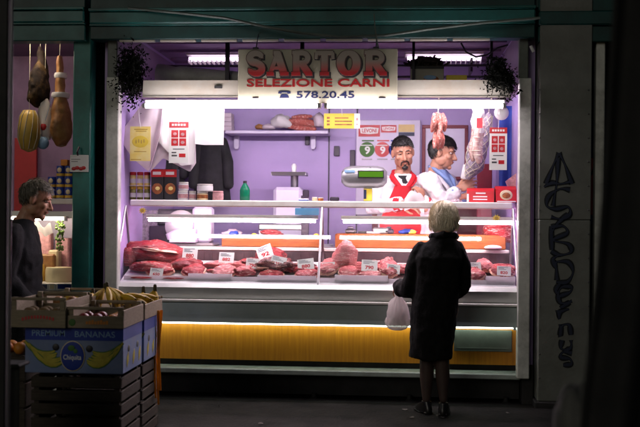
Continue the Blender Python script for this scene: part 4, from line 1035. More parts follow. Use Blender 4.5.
# ------------------------------------------------------------------ hanging under the hood
def hang_card(px0, py0, px1, py1, y, label, mode, name='hanging_card', tilt=0):
    x0, x1, z0, z1 = R(px0, py0, px1, py1, y); t = thing(name, label, 'card', ((x0 + x1) / 2, y, z1)); w, h = x1 - x0, z1 - z0
    base = {'y': 'pale_yellow', 'o': 'yellow_card'}.get(mode, 'white_ink')
    MB().box(x0, x1, y, y + .003, z0, z1, 0).build('card', M[base], t)
    mb = MB(); mb.tube([((x0 + x1) / 2, y + .006, z1 - .02), ((x0 + x1) / 2, max(7.34, y - .1), zh0)], .0018, 5); mb.build('string', M['white_ink'], t)
    f = lambda a, b, c, d: (x0 + w * a, x0 + w * c, y - .0015, y - .0003, z0 + h * b, z0 + h * d)
    if mode == 'p':                                              # red panelled poster with four photographs
        mb = MB(); mb.box(*f(0, .86, 1, 1)); 
        for a in ((.12, .62, .47, .80), (.53, .62, .88, .80), (.12, .42, .47, .60), (.53, .42, .88, .60)): mb.box(*f(*a))
        mb.box(*f(.52, .14, .85, .23)); mb.build('red_print', M['red'], t)
        mb = MB(); mb.box(*f(.14, .16, .42, .20)); mb.box(*f(.14, .24, .38, .27)); mb.box(*f(.2, .33, .8, .35)); mb.build('black_print', M['steel_dark'], t)
        mb = MB()
        for i in range(5): mb.box(x0 + w * (.14 + i * .15), x0 + w * (.25 + i * .15), y - .0022, y - .0016, z0 + h * .905, z0 + h * .955)
        mb.build('white_print', M['white_ink'], t)
        mb = MB()
        for (a, b) in ((.3, .71), (.7, .70), (.3, .51), (.7, .5)): mb.ell((x0 + w * a, y - .0015, z0 + h * b), (w * .10, .0012, h * .04), 10)
        mb.build('food_photo', M['pink_food'], t)
    elif mode == 'y':
        mb = MB(); mb.ell(((x0 + x1) / 2, y - .0005, z0 + h * .56), (w * .40, .0014, h * .17), 22); mb.build('yellow_disc', M['yellow_card'], t, smooth=180)
        mb = MB(); mb.box(*f(.2, .90, .85, .93)); mb.box(*f(.28, .85, .8, .875)); mb.box(*f(.2, .26, .8, .285)); mb.box(*f(.05, .03, .55, .055)); mb.build('printed_line', M['gold'], t)
        mb = MB()
        for i in range(4): mb.ell((x0 + w * (.3 + i * .13), y - .0025, z0 + h * (.56 + .02 * (i % 2))), (w * .04, .001, h * .06), 8)
        mb.build('emblem', M['gold'], t)
    elif mode == 'o':
        mb = MB()
        for i in range(3): mb.box(*f(.30, .22 + .22 * i, .78 - .1 * (i == 2), .30 + .22 * i)); mb.box(*f(.08, .20 + .22 * i, .16, .33 + .22 * i))
        mb.build('printed_line', M['brown_food'], t)
        mb = MB(); mb.box(*f(.84, 0, 1, 1)); mb.build('white_strip', M['white_ink'], t)
        mb = MB(); mb.ell((x0 + w * .92, y - .002, z0 + h * .62), (w * .03, .001, h * .1), 8); mb.ell((x0 + w * .92, y - .002, z0 + h * .28), (w * .02, .001, h * .06), 8); mb.build('pink_dot', M['pink_food'], t)
    return t
hang_card(130, 126.5, 150.5, 161, 7.60, 'yellow hanging card with a round emblem at the left of the opening', 'y')
hang_card(169, 122, 188.5, 163, 7.56, 'white and red hanging card with four food pictures at the left', 'p')
hang_card(489.5, 127.5, 507, 170, 7.60, 'white and red hanging card with four food pictures near the right post', 'p')
hang_card(324, 113.5, 360, 128.5, 7.62, 'small yellow hanging card with a white strip below the sign', 'o')
def hang_sheet(name, label, top, bot, y, amp, m, seed, cat='paper sheet', nu=26, nv=22):
    def at(poly, u):
        k = u * (len(poly) - 1); i = min(int(k), len(poly) - 2); return V(poly[i] + (0,)).lerp(V(poly[i + 1] + (0,)), k - i)
    def fn(u, v):
        q = at(top, u).lerp(at(bot, u), v); dy = amp * (math.sin(u * 9 + seed + v * 1.5) + .5 * noise.noise(V((u * 4, v * 4, seed)))) * (.3 + .7 * v)
        return W(q.x, q.y, y + dy)
    mb = MB(); mb.sheet(fn, nu, nv, .003); return mb.build(name, m, smooth=50, label=label, cat=cat, group='sheets hanging from the hood')
hang_sheet('hanging_paper', 'white folded paper sheet hanging behind the yellow card', [(142, 104), (150, 103), (158, 103), (163, 103)], [(118, 136), (132, 158), (149, 172), (160, 136)], 7.81, .02, M['paper_dull'], 1)
hang_sheet('hanging_paper', 'broad white paper sheet hanging behind the red and white left card', [(156, 103), (170, 103), (184, 103), (198, 103)], [(157, 140), (166, 150), (181, 166), (194, 164)], 7.83, .02, M['paper'], 2)
hang_sheet('hanging_paper', 'pinkish lower sheet hanging lowest behind the red and white left card', [(160, 128), (172, 128), (184, 124), (195, 122)], [(150, 172), (163, 158), (190, 172), (196, 163)], 7.88, .02, M['paper_dull'], 3)
hang_sheet('hanging_paper', 'square white paper sheet hanging before the black coat', [(194.5, 108), (204, 107), (214, 107), (224.5, 108)], [(195, 144), (204, 145), (214, 145), (223.5, 145)], 7.79, .008, M['paper'], 4)
# hanging dark clothes
def garment(px0, px1, py0, py1, y, label, seed):
    x0, x1, z0, z1 = R(px0, py0, px1, py1, y); cx = (x0 + x1) / 2; w = (x1 - x0) / 2; h = z1 - z0
    t = thing('hanging_coat', label, 'coat', (cx, y, z1), 'dark clothes on hooks'); mb = MB()
    n_ = 30; rings = []
    vs = []; fs = []
    prof = [(0, .25, .06), (.06, .55, .07), (.14, .72, .08), (.4, .78, .09), (.7, .86, .09), (.98, .95, .09), (1, .9, .07)]
    for d, a, b in prof:
        for j in range(n_):
            an = 2 * math.pi * j / n_; f = 1 + .10 * d * math.sin(7 * an + seed) + .05 * math.sin(13 * an)
            vs.append((cx + w * a * math.cos(an) * f, y + b * math.sin(an) * f, z1 - h * d))
    for i in range(len(prof) - 1):
        for j in range(n_): fs.append((i * n_ + j, i * n_ + (j + 1) % n_, (i + 1) * n_ + (j + 1) % n_, (i + 1) * n_ + j))
    fs.append(tuple(range(n_))); fs.append(tuple(reversed(range((len(prof) - 1) * n_, len(prof) * n_)))); mb.add(vs, fs)
    mb.build('coat_body', M['black_cloth'], t, smooth=60)
    for s in (-1, 1):
        MB().limb([(cx + s * w * .55, y, z1 - h * .12), (cx + s * w * .85, y - .03, z1 - h * .4), (cx + s * w * .92, y - .05, z1 - h * .72)], [.05, .055, .05], 10).build('sleeve', M['black_cloth'], t, smooth=60)
    MB().tube([(cx, y, z1), (cx, y + .02, z1 + .05), (cx, y + .07, z1 + .06)], .006, 6).build('hook', M['steel'], t)
garment(193, 231, 134, 204, 9.3, 'long black coat hanging behind the square white sheet', 1)
garment(120, 165, 138, 190, 9.3, 'black coat hanging behind the yellow card at the left', 2)
garment(158, 186, 144, 186, 9.35, 'black coat hanging behind the red and white left card', 4)
# sausages
def sausage_bunch(px0, py0, px1, py1, y):
    x0, x1, z0, z1 = R(px0, py0, px1, py1, y); cx = (x0 + x1) / 2; t = thing('sausage_bunch', 'bunch of pink sausages hanging from the hood over the men', 'sausages', (cx, y, z1)); k = z1 - z0; w = (x1 - x0) / 2
    links = [(-.5, .95, -.75, .50), (-.15, .98, -.2, .5), (.2, .97, .3, .5), (.55, .95, .8, .52), (0, .9, .05, .48), (-.3, .50, -.45, .04), (.12, .50, .0, .02), (.35, .5, .5, .05)]
    for i, (a, b, c, d) in enumerate(links):
        P0 = V((cx + a * w, y + .03 * (i % 3 - 1), z0 + b * k)); P1 = V((cx + c * w, y + .03 * ((i + 1) % 3 - 1), z0 + d * k)); m = (P0 + P1) / 2 + V((.006, -.012, 0))
        MB().limb([P0, P0.lerp(m, .5), m, m.lerp(P1, .5), P1], [.013, .022, .024, .022, .013], 10).build('sausage', M['sausage'], t, smooth=180)
    MB().tube([(cx, y, z1 - .03), (cx, y, z1 + .05), (cx, 7.72, zh0 + .04)], .003, 6).build('string', M['string'], t)
sausage_bunch(430, 113, 446, 149, 7.85)
# netted salami & ham at the right
x0, x1, z0, z1 = R(470, 112, 484, 162, 7.9); cx = (x0 + x1) / 2; k = z1 - z0
t = thing('salami_bundle', 'bundle of whitish salamis in string netting near the right post', 'salami', (cx, 7.9, z1))
for i, (dx, a, b) in enumerate([(-.022, .95, .05), (.022, .88, .02), (.0, .7, .0)]):
    P = [V((cx + dx + .012 * math.sin(j * .9 + i), 7.9 - .02 * i, z0 + k * (a + (b - a) * j / 6))) for j in range(7)]
    MB().limb(P, [.018, .03, .033, .030, .033, .030, .018], 12).build('salami', M['salami'], t, smooth=180)
    for j in range(8):
        q_ = (j + .5) / 8 * 6; p = P[int(q_)].lerp(P[int(q_) + 1], q_ - int(q_)); rr_ = [.018, .03, .033, .030, .033, .030, .018][round(q_)]; MB().lathe([(rr_ - .002, -.005), (rr_ + .003, 0), (rr_ - .002, .005)], (p.x + .0, p.y, p.z), 12).build('string_tie', M['string'], t, smooth=60)
mb = MB(); mb.sheet(lambda u, v: (cx - .045 + .09 * u + .01 * math.sin(9 * v), 7.85 + .02 * math.sin(7 * u), z1 + .02 - .19 * v), 8, 8, .003); mb.build('white_wrapper', M['paper'], t, smooth=60)
mb = MB(); mb.box(cx - .01, cx + .035, 7.815, 7.818, z0 + k * .66, z0 + k * .86); mb.build('tag', M['red'], t)
x0, x1, z0, z1 = R(462, 116, 496, 178, 8.15); t = thing('netted_ham', 'long grey netted ham hanging behind the salamis', 'ham', ((x0 + x1) / 2, 8.15, z1))
P = [V((x1 - .06, 8.15, z1)), V((x1 - .10, 8.15, z1 - .12)), V((x1 - .15, 8.15, z1 - .26)), V((x0 + .10, 8.15, z0 + .08)), V((x0 + .055, 8.15, z0 + .01))]
MB().limb(P, [.03, .06, .083, .072, .028], 18).build('ham_body', M['hatch'], t, smooth=180)
mb = MB()
for d in (1, -1):
    for s in range(6):
        q = []
        for j in range(33):
            u = j / 32; i = min(int(u * 4), 3); f = u * 4 - i; p = P[i].lerp(P[i + 1], f); r = [.03, .06, .083, .072, .028][i] * (1 - f) + [.03, .06, .083, .072, .028][i + 1] * f
            a = d * u * 7 + s * math.pi / 3; q.append(p + V((math.cos(a), math.sin(a), 0)) * (r + .003))
        mb.tube(q, .0028, 5)
mb.build('netting', M['string'], t, smooth=180)
MB().tube([P[0], P[0] + V((.0, 0, .1)), (P[0].x, 7.8, zh0 + .06)], .003, 6).build('string', M['string'], t)
x0, x1, z0, z1 = R(477, 164, 492, 200, 8.6); mb = MB(); mb.box(x0, x1, 8.58, 8.63, 1.15, z1, .006); mb.build('red_bin', M['dark_red'], label='dark red panel standing behind the red carton', cat='panel')
hang_sheet('blue_curtain', 'blue curtain hanging inside the right post', [(499, 106), (505, 106), (511, 106), (517, 106)], [(499, 186), (505, 187), (511, 187), (517, 187)], 8.3, .02, M['blue_curtain'], 2, 'curtain')
# round white fan lamp at the right end
c = W(501.5, 113, 7.62); t = thing('round_lamp', 'round white lamp cap at the right end of the canopy', 'lamp', c)
MB().ell(c, (.055, .045, .055), 20).build('cap', M['white_plastic'], t, smooth=180)
MB().box(c.x - .02, c.x + .02, 7.62, 7.66, c.z + .03, zh0 - .013, .004).build('bracket', M['white_enamel'], t)

# ------------------------------------------------------------------ wall things inside
def wallbox(name, cat, label, px0, py0, px1, py1, y, d, m, b=.004, parent=None): 
    x0, x1, z0, z1 = R(px0, py0, px1, py1, y - d); return MB().box(x0, x1, y - d, y - .002, z0, z1, b).build(name, M[m], parent, label=label, cat=cat)
ws = thing('wall_shelf', 'lilac shelf on two brackets on the back wall', 'shelf', W(278, 134, 9.5))
x0, x1, z0, z1 = R(225, 130.5, 328, 133.5, 9.25); MB().box(x0, x1, 9.25, 9.597, z0, z1, .004).build('shelf_board', M['wall_white'], ws)
zsh = z1 + .001
for px in (236, 313):
    a, b, c, d = R(px - 2.3, 133.6, px + 2.3, 149, 9.5); MB().prism([(a, d), (b, d), (b, c + .02), (b - .01, c), (a + .01, c), (a, c + .02)], 9.52, 9.597).build('bracket', M['wall_white'], ws)
wallbox('switch_box', 'switch', 'black switch box on the wall under the right shelf bracket', 305, 136, 309.5, 145, 9.6, .03, 'rail')
wallbox('switch_box', 'switch', 'black switch box on the wall right of the shelf', 334, 146, 339.5, 156, 9.6, .03, 'rail')
wallbox('cable_duct', 'duct', 'tall dark cable duct beside the poster board', 350, 150, 355, 168, 9.6, .03, 'rail')
x0, x1, z0, z1 = R(221, 113, 232, 130.5, 9.3); mb = MB()
for i in range(4): mb.box(x0 + .003 * (i % 2), x1 - .002 * i, 9.29, 9.45, zsh + i * .042, zsh + i * .042 + .04, .003)
mb.build('box_stack', M['paper_dull'], label='stack of pale boxes at the left end of the wall shelf', cat='box stack')
lump('meat_packet', 'meat', 'small brown cured meat packet left on the wall shelf', 255, 124, 264, 130.5, 9.3, M['ham'], .25, 21)
lump('paper_parcel', 'parcel', 'white and brown parcel left of the plastic bag on the shelf', 262, 124, 275, 130.5, 9.3, M['paper_dull'], .35, 22)
lump('plastic_bag', 'bag', 'white plastic bag between the parcel and the sausages on the shelf', 272, 115, 291, 130.5, 9.3, M['paper'], .4, 23, .1)
lump('plastic_bag', 'bag', 'thin lilac bag at the right end of the wall shelf', 313, 113, 325, 130.5, 9.3, M['paper_dull'], .35, 25, .09)
t = thing('sausage_pile', 'pile of dark cured sausages on the wall shelf', 'sausages', W(302, 130, 9.3))
for i, (a, b, c, d) in enumerate([(289, 127, 315, 129), (290, 123, 314, 126), (290, 120.5, 312, 121.5), (293, 117.5, 311, 116.5), (296, 122, 316, 124)]):
    P0, P1 = W(a, b, 9.27 + .03 * (i % 2)), W(c, d, 9.27 + .03 * (i % 2)); MB().limb([P0, P0.lerp(P1, .33), P0.lerp(P1, .66), P1], [.016, .026, .026, .016], 10).build('sausage', M['sausage'], t, smooth=180)
# poster board
pb = thing('poster_board', 'white board with trade posters behind the bearded butcher', 'board', W(388, 200, 9.55))
x0, x1, z0, z1 = R(356, 120, 420, 215, 9.55); MB().box(x0, x1, 9.55, 9.597, z0, z1, .004).build('board', M['wall_white'], pb)
def mark(px0, py0, px1, py1, m, name, word=None, wm='red', scroll=True):
    x0, x1, z0, z1 = R(px0, py0, px1, py1, 9.54); o = MB().box(x0, x1, 9.543, 9.5495, z0, z1, 0).build(name, M[m], pb)
    if word:
        w, h = x1 - x0, z1 - z0
        mb = MB(); mb.prism([(x0 + w * .1, z0 + h * .28), (x0 + w * .5, z0 + h * .2), (x1 - w * .1, z0 + h * .28), (x1 - w * .06, z0 + h * .74), (x0 + w * .5, z0 + h * .82), (x0 + w * .06, z0 + h * .74)], 9.5405, 9.5428); mb.build('white_scroll', M['white_ink'], o)
        mb = MB(); text(mb, word, x0 + w * .16, x1 - w * .16, z0 + h * .34, z0 + h * .68, 9.5403, 0, .03, .002); mb.build('lettering', M['red'], o)
mark(358.5, 125, 380, 136.5, 'red', 'red_label', 'LEVONI'); mark(381, 125, 396.5, 132.5, 'red', 'red_label', 'LEVONI')
mark(398.5, 124.5, 414.5, 132, 'gold', 'yellow_label'); mark(398.5, 132.3, 414.5, 136, 'navy', 'blue_label')
for px, py, m in ((367, 149.5, 'print_green'), (382.3, 149.5, 'red'), (396, 149.5, 'card_blue')):
    c = W(px, py, 9.54); o = MB().lathe([(.072, 0), (.072, .006)], V((c.x, 9.549, c.z)), 28, axis=Matrix.Rotation(rad(90), 3, 'X')).build('round_emblem', M[m], pb)
    mb = MB(); text(mb, '9', c.x - .022, c.x + .03, c.z - .045, c.z + .03, 9.5425, 0, .03, .002); mb.box(c.x - .06, c.x + .05, 9.540, 9.5425, c.z + .036, c.z + .044); mb.build('emblem_figure', M['white_ink'], o)
    MB().box(c.x - .05, c.x + .065, 9.543, 9.5495, c.z + .078, c.z + .09).build('emblem_line', M[m], pb); MB().box(c.x - .05, c.x + .05, 9.543, 9.5495, c.z - .098, c.z - .086).build('emblem_line', M['steel_dark'], pb)
fr = thing('picture_frame', 'red framed white picture on the back wall behind the man in the white coat', 'picture', W(444, 175, 9.55))
x0, x1, z0, z1 = R(422, 125, 468, 180, 9.56); MB().box(x0 + .03, x1 - .03, 9.575, 9.597, z0 + .03, z1 - .03, 0).build('picture', M['wall_white'], fr)
mb = MB()
for a in ((x0, x1, z1 - .032, z1), (x0, x1, z0, z0 + .032), (x0, x0 + .032, z0 + .033, z1 - .033), (x1 - .032, x1, z0 + .033, z1 - .033)): mb.box(a[0], a[1], 9.56, 9.597, a[2], a[3], .003)
mb.build('frame', M['dark_red'], fr)
x0, x1, z0, z1 = R(450, 208, 480, 238, 9.3); 
wallbox('red_crate', 'crate', 'dark red crate low behind the right cutting board', 448, 206, 488, 246, 9.5, .3, 'dark_red')
wallbox('red_crate', 'crate', 'dark red crate low behind the bearded butcher', 372, 206, 420, 246, 9.5, .3, 'dark_red')

# ------------------------------------------------------------------ on top of the hood
zh = zh1 + .012
x0, x1 = W(159, 70, 7.85).x, W(240, 70, 7.85).x; rr = .088
mb = MB()
def tarp_r(t): return rr * (1.0 - .32 * t)
vs = []; n_ = 24
P = [V((x0 + (x1 - x0) * i / 14, 7.80, zh + tarp_r(i / 14) + .002)) for i in range(15)]
mb.tube(P, [tarp_r(i / 14) * (1 + .05 * math.sin(i * 1.7)) for i in range(15)], n_)
mb.v = [(v[0], v[1], max(zh, v[2] + .008 * noise.noise(V((v[0] * 14, v[1] * 14, v[2] * 14))))) for v in mb.v]
t = mb.build('rolled_tarpaulin', M['tarp'], smooth=50, label='rolled grey tarpaulin lying on the canopy hood left of the sign', cat='tarpaulin')
# box with netting on the hood
x0, x1, z0, z1 = R(410.5, 66, 444, 80.5, 7.72); t = thing('cardboard_box', 'white cardboard box topped with dark netting on the canopy hood', 'box', ((x0 + x1) / 2, 7.8, zh))
MB().box(x0, x1, 7.72, 7.9, zh, z1, .004).build('carton', M['cream_enamel'], t)
mb = MB(); mb.box(x0, x1, 7.7165, 7.7195, z1 - .022, z1 - .002); mb.build('black_stripe', M['black_ink'], t)
cx = (x0 + x1) / 2 + .03; mb = MB(); mb.ell((cx, 7.719, zh + .045), (.06, .003, .032), 18); mb.build('food_print', M['brown_food'], t, smooth=180)
mb = MB(); mb.ell((cx - .01, 7.7165, zh + .062), (.05, .002, .018), 16); mb.build('blue_print', M['text_blue'], t, smooth=180)
mb = MB()
for i in range(90):
    a = random.random(); b = random.random(); p = V((x0 + (x1 - x0) * a, 7.73 + .15 * b, z1 + .006)); q = p + V((random.uniform(-.06, .06), random.uniform(-.03, .03), random.uniform(.02, .085) * (1 - abs(a - .5)))); mb.tube([p, q], .007, 4)
blob(mb, ((x0 + x1) / 2, 7.8, z1 + .035), ((x1 - x0) * .46, .085, .045), 70, .5); mb.build('netting', mat('brown_net', (.10, .07, .07), .8, var=.4, vs=60), t)
x0, x1, z0, z1 = R(446.5, 75, 467, 80.5, 7.75); MB().box(x0, x1, 7.75, 7.85, zh, z1, .003).build('yellow_box', M['yellow_card'], label='small yellow box on the hood right of the cardboard box', cat='box')
# shaggy dark plants at both hood ends
def plant(px0, py0, px1, py1, y, label, seed):
    rnd = random.Random(seed); x0, x1, z0, z1 = R(px0, py0, px1, py1, y); cx, cz = (x0 + x1) / 2, (z0 + z1) / 2; w, h = (x1 - x0) / 2, (z1 - z0) / 2
    t = thing('hanging_plant', label, 'plant', (cx, y, z1), 'dark hanging plants'); mb = MB()
    stems = MB()
    for i in range(22):
        a = rnd.uniform(0, 6.28); e = V((cx + w * .8 * math.cos(a) * rnd.uniform(.4, 1), y + .1 * rnd.uniform(-1, 1), cz + h * rnd.uniform(-.9, .7))); stems.tube([(cx, y, cz + h * .9), ((cx + e.x) / 2, (y + e.y) / 2, (cz + h + e.z) / 2 + .03), e], .003, 4)
    lobes = [(rnd.uniform(-.42, .42), rnd.uniform(-.5, .4), rnd.uniform(.45, .75)) for _ in range(9)]
    for i in range(2600):
        lx, lz, lr = lobes[i % 9]; d = V((rnd.gauss(0, .45), rnd.gauss(0, .5), rnd.gauss(0, .45))) * lr
        p = V((cx + w * (lx + d.x), y + .16 * d.y + .05 * rnd.uniform(-1, 1), cz + h * (lz + d.z * 1.2))); L_ = rnd.choice((.014, .02, .028, .04)) * rnd.uniform(.7, 1.2)
        R_ = Euler((rnd.uniform(0, 6.28), rnd.uniform(-1.2, 1.2), rnd.uniform(0, 6.28))).to_matrix()
        q = [V((0, 0, 0)), V((L_ * .4, L_ * .22, .004)), V((L_, 0, -.006)), V((L_ * .4, -L_ * .22, .004))]
        mb.add([p + R_ @ k for k in q], [(0, 1, 2), (0, 2, 3)])
    mb.build('leaves', M['leaf'], t); stems.build('stem', M['leaf'], t)
plant(113, 48, 152, 102, 7.40, 'dark shaggy plant hanging at the left end of the canopy', 3)
plant(480, 58, 517, 97, 7.33, 'dark shaggy plant hanging at the right end of the canopy', 5)
P = [W(461, 43, 7.55), W(466, 52, 7.55), W(476, 57, 7.55), W(487, 55, 7.55), W(498, 48, 7.55), W(508, 45, 7.55)]
MB().tube(P, .007, 6).build('black_cable', M['black_ink'], smooth=60, label='black cable looping over the right shaggy plant', cat='cable')
x0, x1, z0, z1 = R(488, 58, 502, 64, 7.7); mb = MB(); mb.tube([(x0, 7.7, z0), (x0, 7.7, z1), (x1, 7.7, z1 - .01)], .012, 6); mb.build('bracket', M['rail'], label='small dark bracket above the right shaggy plant', cat='bracket')
# ------------------------------------------------------------------ people
def head_prims(B, mx):
    E = lambda c, r, **k: B.ell(c, r, 18, mx=mx, **k)
    E((0, .012, .030), (.076, .097, .092)); E((0, -.022, -.030), (.061, .066, .088)); E((0, -.032, -.082), (.046, .048, .038))
    E((0, -.068, -.104), (.021, .019, .018)); E((.048, .0, -.06), (.02, .045, .04)); E((-.048, .0, -.06), (.02, .045, .04))
    B.limb([(0, -.080, .014), (0, -.096, -.012), (0, -.108, -.034)], [.009, .011, .0135], 10, mx=mx)
    for s in (-1, 1):
        E((s * .012, -.094, -.037), (.010, .012, .009)); E((s * .030, -.076, .026), (.030, .014, .010)); E((s * .042, -.056, -.022), (.024, .026, .022))
        E((s * .079, .010, -.006), (.010, .020, .032), rot=Matrix.Rotation(s * -.35, 3, 'Z'))
    E((0, -.084, -.059), (.023, .010, .0065)); E((0, -.081, -.070), (.019, .011, .0075))
    B.limb([(0, .02, -.06), (0, .035, -.15)], [.055, .058], 14, mx=mx)
def face_carve(me, mx):
    inv = mx.inverted(); k = mx.to_scale().x
    for v in me.vertices:
        p = inv @ v.co
        if p.length > .16: continue
        d = 0
        for s in (-1, 1):
            q = ((p.x - s * .031) / .017, (p.z - .008) / .010)
            w = math.exp(-(q[0] ** 2 + q[1] ** 2))
            if p.y < -.03: d += .011 * w
        if p.y < -.05: d += .0035 * math.exp(-((p.x / .022) ** 2 + ((p.z + .0645) / .0022) ** 2))
        if d: v.co = mx @ (p + V((0, d, 0)))
def face_parts(body, mx, iris='iris', brow='hair_black', closed=.5):
    for s in (-1, 1):
        e = MB().ell((s * .031, -.0690, .007), (.0135, .0115, .0085), 14, mx=mx).build('eye', M['eye'], body, smooth=180)
        MB().ell((s * .031 + .001, -.0788, .0055), (.0058, .0025, .0055), 10, mx=mx).build('iris', M[iris], e, smooth=180)
        MB().limb([(s * .015, -.087, .025), (s * .032, -.089, .031), (s * .050, -.078, .026)], [.0034, .0042, .0026], 8, mx=mx).build('eyebrow', M[brow], body, smooth=180)
        MB().limb([(s * .015, -.0800, .0110), (s * .031, -.0830, .0130), (s * .047, -.0755, .0100)], [.0036, .0046, .0032], 8, mx=mx).build('eyelid', M['skin'], body, smooth=180)
    MB().limb([(-.021, -.0885, -.0625), (0, -.0945, -.0605), (.021, -.0885, -.0625)], [.0025, .0040, .0025], 8, mx=mx).build('lips', M['lip'], body, smooth=180)
def hand_prims(B, wrist, to, palm, thumb, k=1.0, curl=.5, spread=.1):
    """wrist point, direction of the fingers, palm normal direction, thumb side direction"""
    x = V(to).normalized(); z = -(V(palm) - x * V(palm).dot(x)).normalized(); y = z.cross(x)
    if y.dot(V(thumb)) < 0: sg = -1
    else: sg = 1
    mx = Matrix.Translation(V(wrist)) @ Matrix(((x.x, y.x, z.x, 0), (x.y, y.y, z.y, 0), (x.z, y.z, z.z, 0), (0, 0, 0, 1))) @ Matrix.Scale(k, 4)
    B.ell((.048, 0, 0), (.052, .041, .016), 14, mx=mx); B.limb([(-.06, 0, 0), (.02, 0, 0)], [.026, .024], 12, mx=mx, flat=.85)
    for i, (yy, L_) in enumerate([(.030, .072), (.010, .080), (-.010, .074), (-.029, .058)]):
        yy *= sg; p = V((.084 - .004 * abs(i - 1), yy, 0)); pts = [p - V((.02, 0, 0)), p]; a = 0; d = spread * (1.5 - i) * sg
        for j, f in enumerate((.45, .32, .23)):
            a += curl * (1.0 if j else .7) * (1 + .12 * (i - 1)); p = p + V((math.cos(a) * math.cos(d), math.sin(d) * math.cos(a), -math.sin(a))) * L_ * f; pts.append(p)
        B.limb(pts, [.0095, .0095, .0088, .0078, .0066], 8, mx=mx)
    B.limb([(.018, sg * .026, -.006), (.045, sg * .052, -.016), (.070, sg * .056, -.030), (.088, sg * .045, -.042)], [.014, .0115, .0098, .0078], 8, mx=mx)
def cap_hair(mx, mat_, parent, hairline=.42, back=-.55, n=40, off=1.05, strands=900, L_=.035, w=.0014, seed=1, side=.05, jit=.35, droop=.6, lift=.004):
    c = V((0, .012, .030)); r = V((.076, .097, .092))
    def inhair(v):
        """>0 inside the hair region (head faces -y)"""
        if v.y < -.15: return v.z - hairline - .10 * (1 - abs(v.x))
        t = (v.y + .15) / .6
        return v.z - (hairline * (1 - min(1, t * 2)) + min(1, t * 2) * (side if t < .5 else side + (back - side) * min(1, (t - .5) * 1.6)))
    mb = MB()
    def fn(v):
        k = inhair(v); s = max(0, min(1, k / .12 + .5)); return .93 + (off - .93) * s + .02 * noise.noise(v * 6) * s
    mb.ell(c, tuple(r), n, mx=mx, fn=fn); o = mb.build('hair', mat_, parent, smooth=180)
    rnd = random.Random(seed); mb = MB(); k = 0
    while k < strands:
        v = V((rnd.gauss(0, 1), rnd.gauss(0, 1), rnd.gauss(0, 1))).normalized()
        if inhair(v) < -.02: continue
        k += 1; p = V((c.x + r.x * v.x * off, c.y + r.y * v.y * off, c.z + r.z * v.z * off))
        whorl = V((0, .75, .66)); t = (v - whorl); t = t - v * t.dot(v)
        t = t.normalized() if t.length > .01 else V((1, 0, 0)); t = (t + V((rnd.gauss(0, jit), rnd.gauss(0, jit), rnd.gauss(0, jit) - .15))).normalized()
        l = L_ * rnd.uniform(.6, 1.1); q = p + t * l * .5 + v * lift; e = p + t * l + v * lift * .3 - v * l * l * droop * 4
        mb.tube([p - v * .002, q, e], [w, w, w * .3], 3, mx=mx)
    mb.build('hair_strands', mat_, o); return o
def cloth_noise(me, amp, fr, seed=0.0, stretch=(1, 1, 1)):
    me.update(); nn = [0.0] * (3 * len(me.vertices)); me.vertex_normals.foreach_get('vector', nn)
    for i, v in enumerate(me.vertices):
        p = V((v.co.x * stretch[0], v.co.y * stretch[1], v.co.z * stretch[2])) * fr + V((seed, 0, 0))
        v.co += V(nn[3 * i:3 * i + 3]) * amp * (noise.noise(p) + .5 * noise.noise(p * 2.3))
def finish(name, me, m, parent, **kw):
    me.materials.append(m); return link(name, me, parent, 180, **kw)

# --- bearded butcher
FLOOR = .2
def figure(px, head_py, y, k, yaw):
    h = W(px, head_py, y); base = V((h.x, y, h.z - 1.63 * k))
    return Matrix.Translation(base) @ Matrix.Rotation(yaw, 4, 'Z') @ Matrix.Scale(k, 4)
def legs_prims(B, mx, z0):
    for s in (-1, 1):
        B.limb([(s * .09, 0, .90), (s * .10, -.01, .48), (s * .10, .02, z0 + .08)], [.09, .058, .042], 12, mx=mx); B.limb([(s * .10, .03, z0 + .04), (s * .11, -.14, z0 + .03)], [.042, .035], 10, mx=mx)
mx = figure(402.5, 153, 8.62, 1.12, rad(6)); inv = mx.inverted()
hm = mx @ Matrix.Translation((0, -.03, 1.63)) @ Matrix.Rotation(rad(-6), 4, 'Y') @ Matrix.Rotation(rad(13), 4, 'X')
z0 = (FLOOR - mx.translation.z) / 1.12
wl = inv @ W(402, 204, 8.36); wr = inv @ W(423, 201, 8.36)         # image-left and image-right wrists
el = inv @ W(374, 207, 8.52); er = inv @ W(431, 211, 8.52)
shl, shr = V((-.185, .0, 1.405)), V((.185, .0, 1.405))
B = MB(); head_prims(B, hm)
B.loft([(0, .02, .86, .16, .11), (0, .02, 1.05, .15, .10), (0, .01, 1.25, .165, .11), (0, .01, 1.38, .16, .09), (0, .015, 1.45, .08, .065), (0, .01, 1.50, .055, .055)], mx=mx)
for sh, e, w_ in ((shl, el, wl), (shr, er, wr)): B.limb([sh, e, w_], [.055, .042, .028], 12, mx=mx)
legs_prims(B, mx, z0)
hand_prims(B, mx @ wl, mx.to_3x3() @ V((.95, -.25, -.15)), (0, .6, -.8), (0, -1, .4), 1.12, .45)
hand_prims(B, mx @ wr, V((-.25, -.1, .95)), V((-.75, .6, .1)), V((-.5, -.8, .2)), 1.15, 1.05, .02)
me = remesh(B, 'person', .0050, 3); face_carve(me, hm); me.materials.append(M['skin'])
bt = link('person', me, None, 180, 'bearded butcher in a white jacket with red collar and red apron facing the street', 'person')
face_parts(bt, hm)
cap_hair(hm, M['hair_black'], bt, .33, -.5, off=1.07, strands=1500, L_=.022, seed=3, jit=.25, side=-.05)
mb = MB(); mb.ell((0, -.064, -.104), (.0245, .0245, .0205), 20, mx=hm); mb.ell((0, -.0815, -.083), (.010, .008, .008), 10, mx=hm); mb.limb([(-.031, -.080, -.082), (-.027, -.086, -.060), (-.010, -.099, -.0495), (.010, -.099, -.0495), (.027, -.086, -.060), (.031, -.080, -.082)], [.0045, .005, .0045, .0045, .005, .0045], 8, mx=hm)
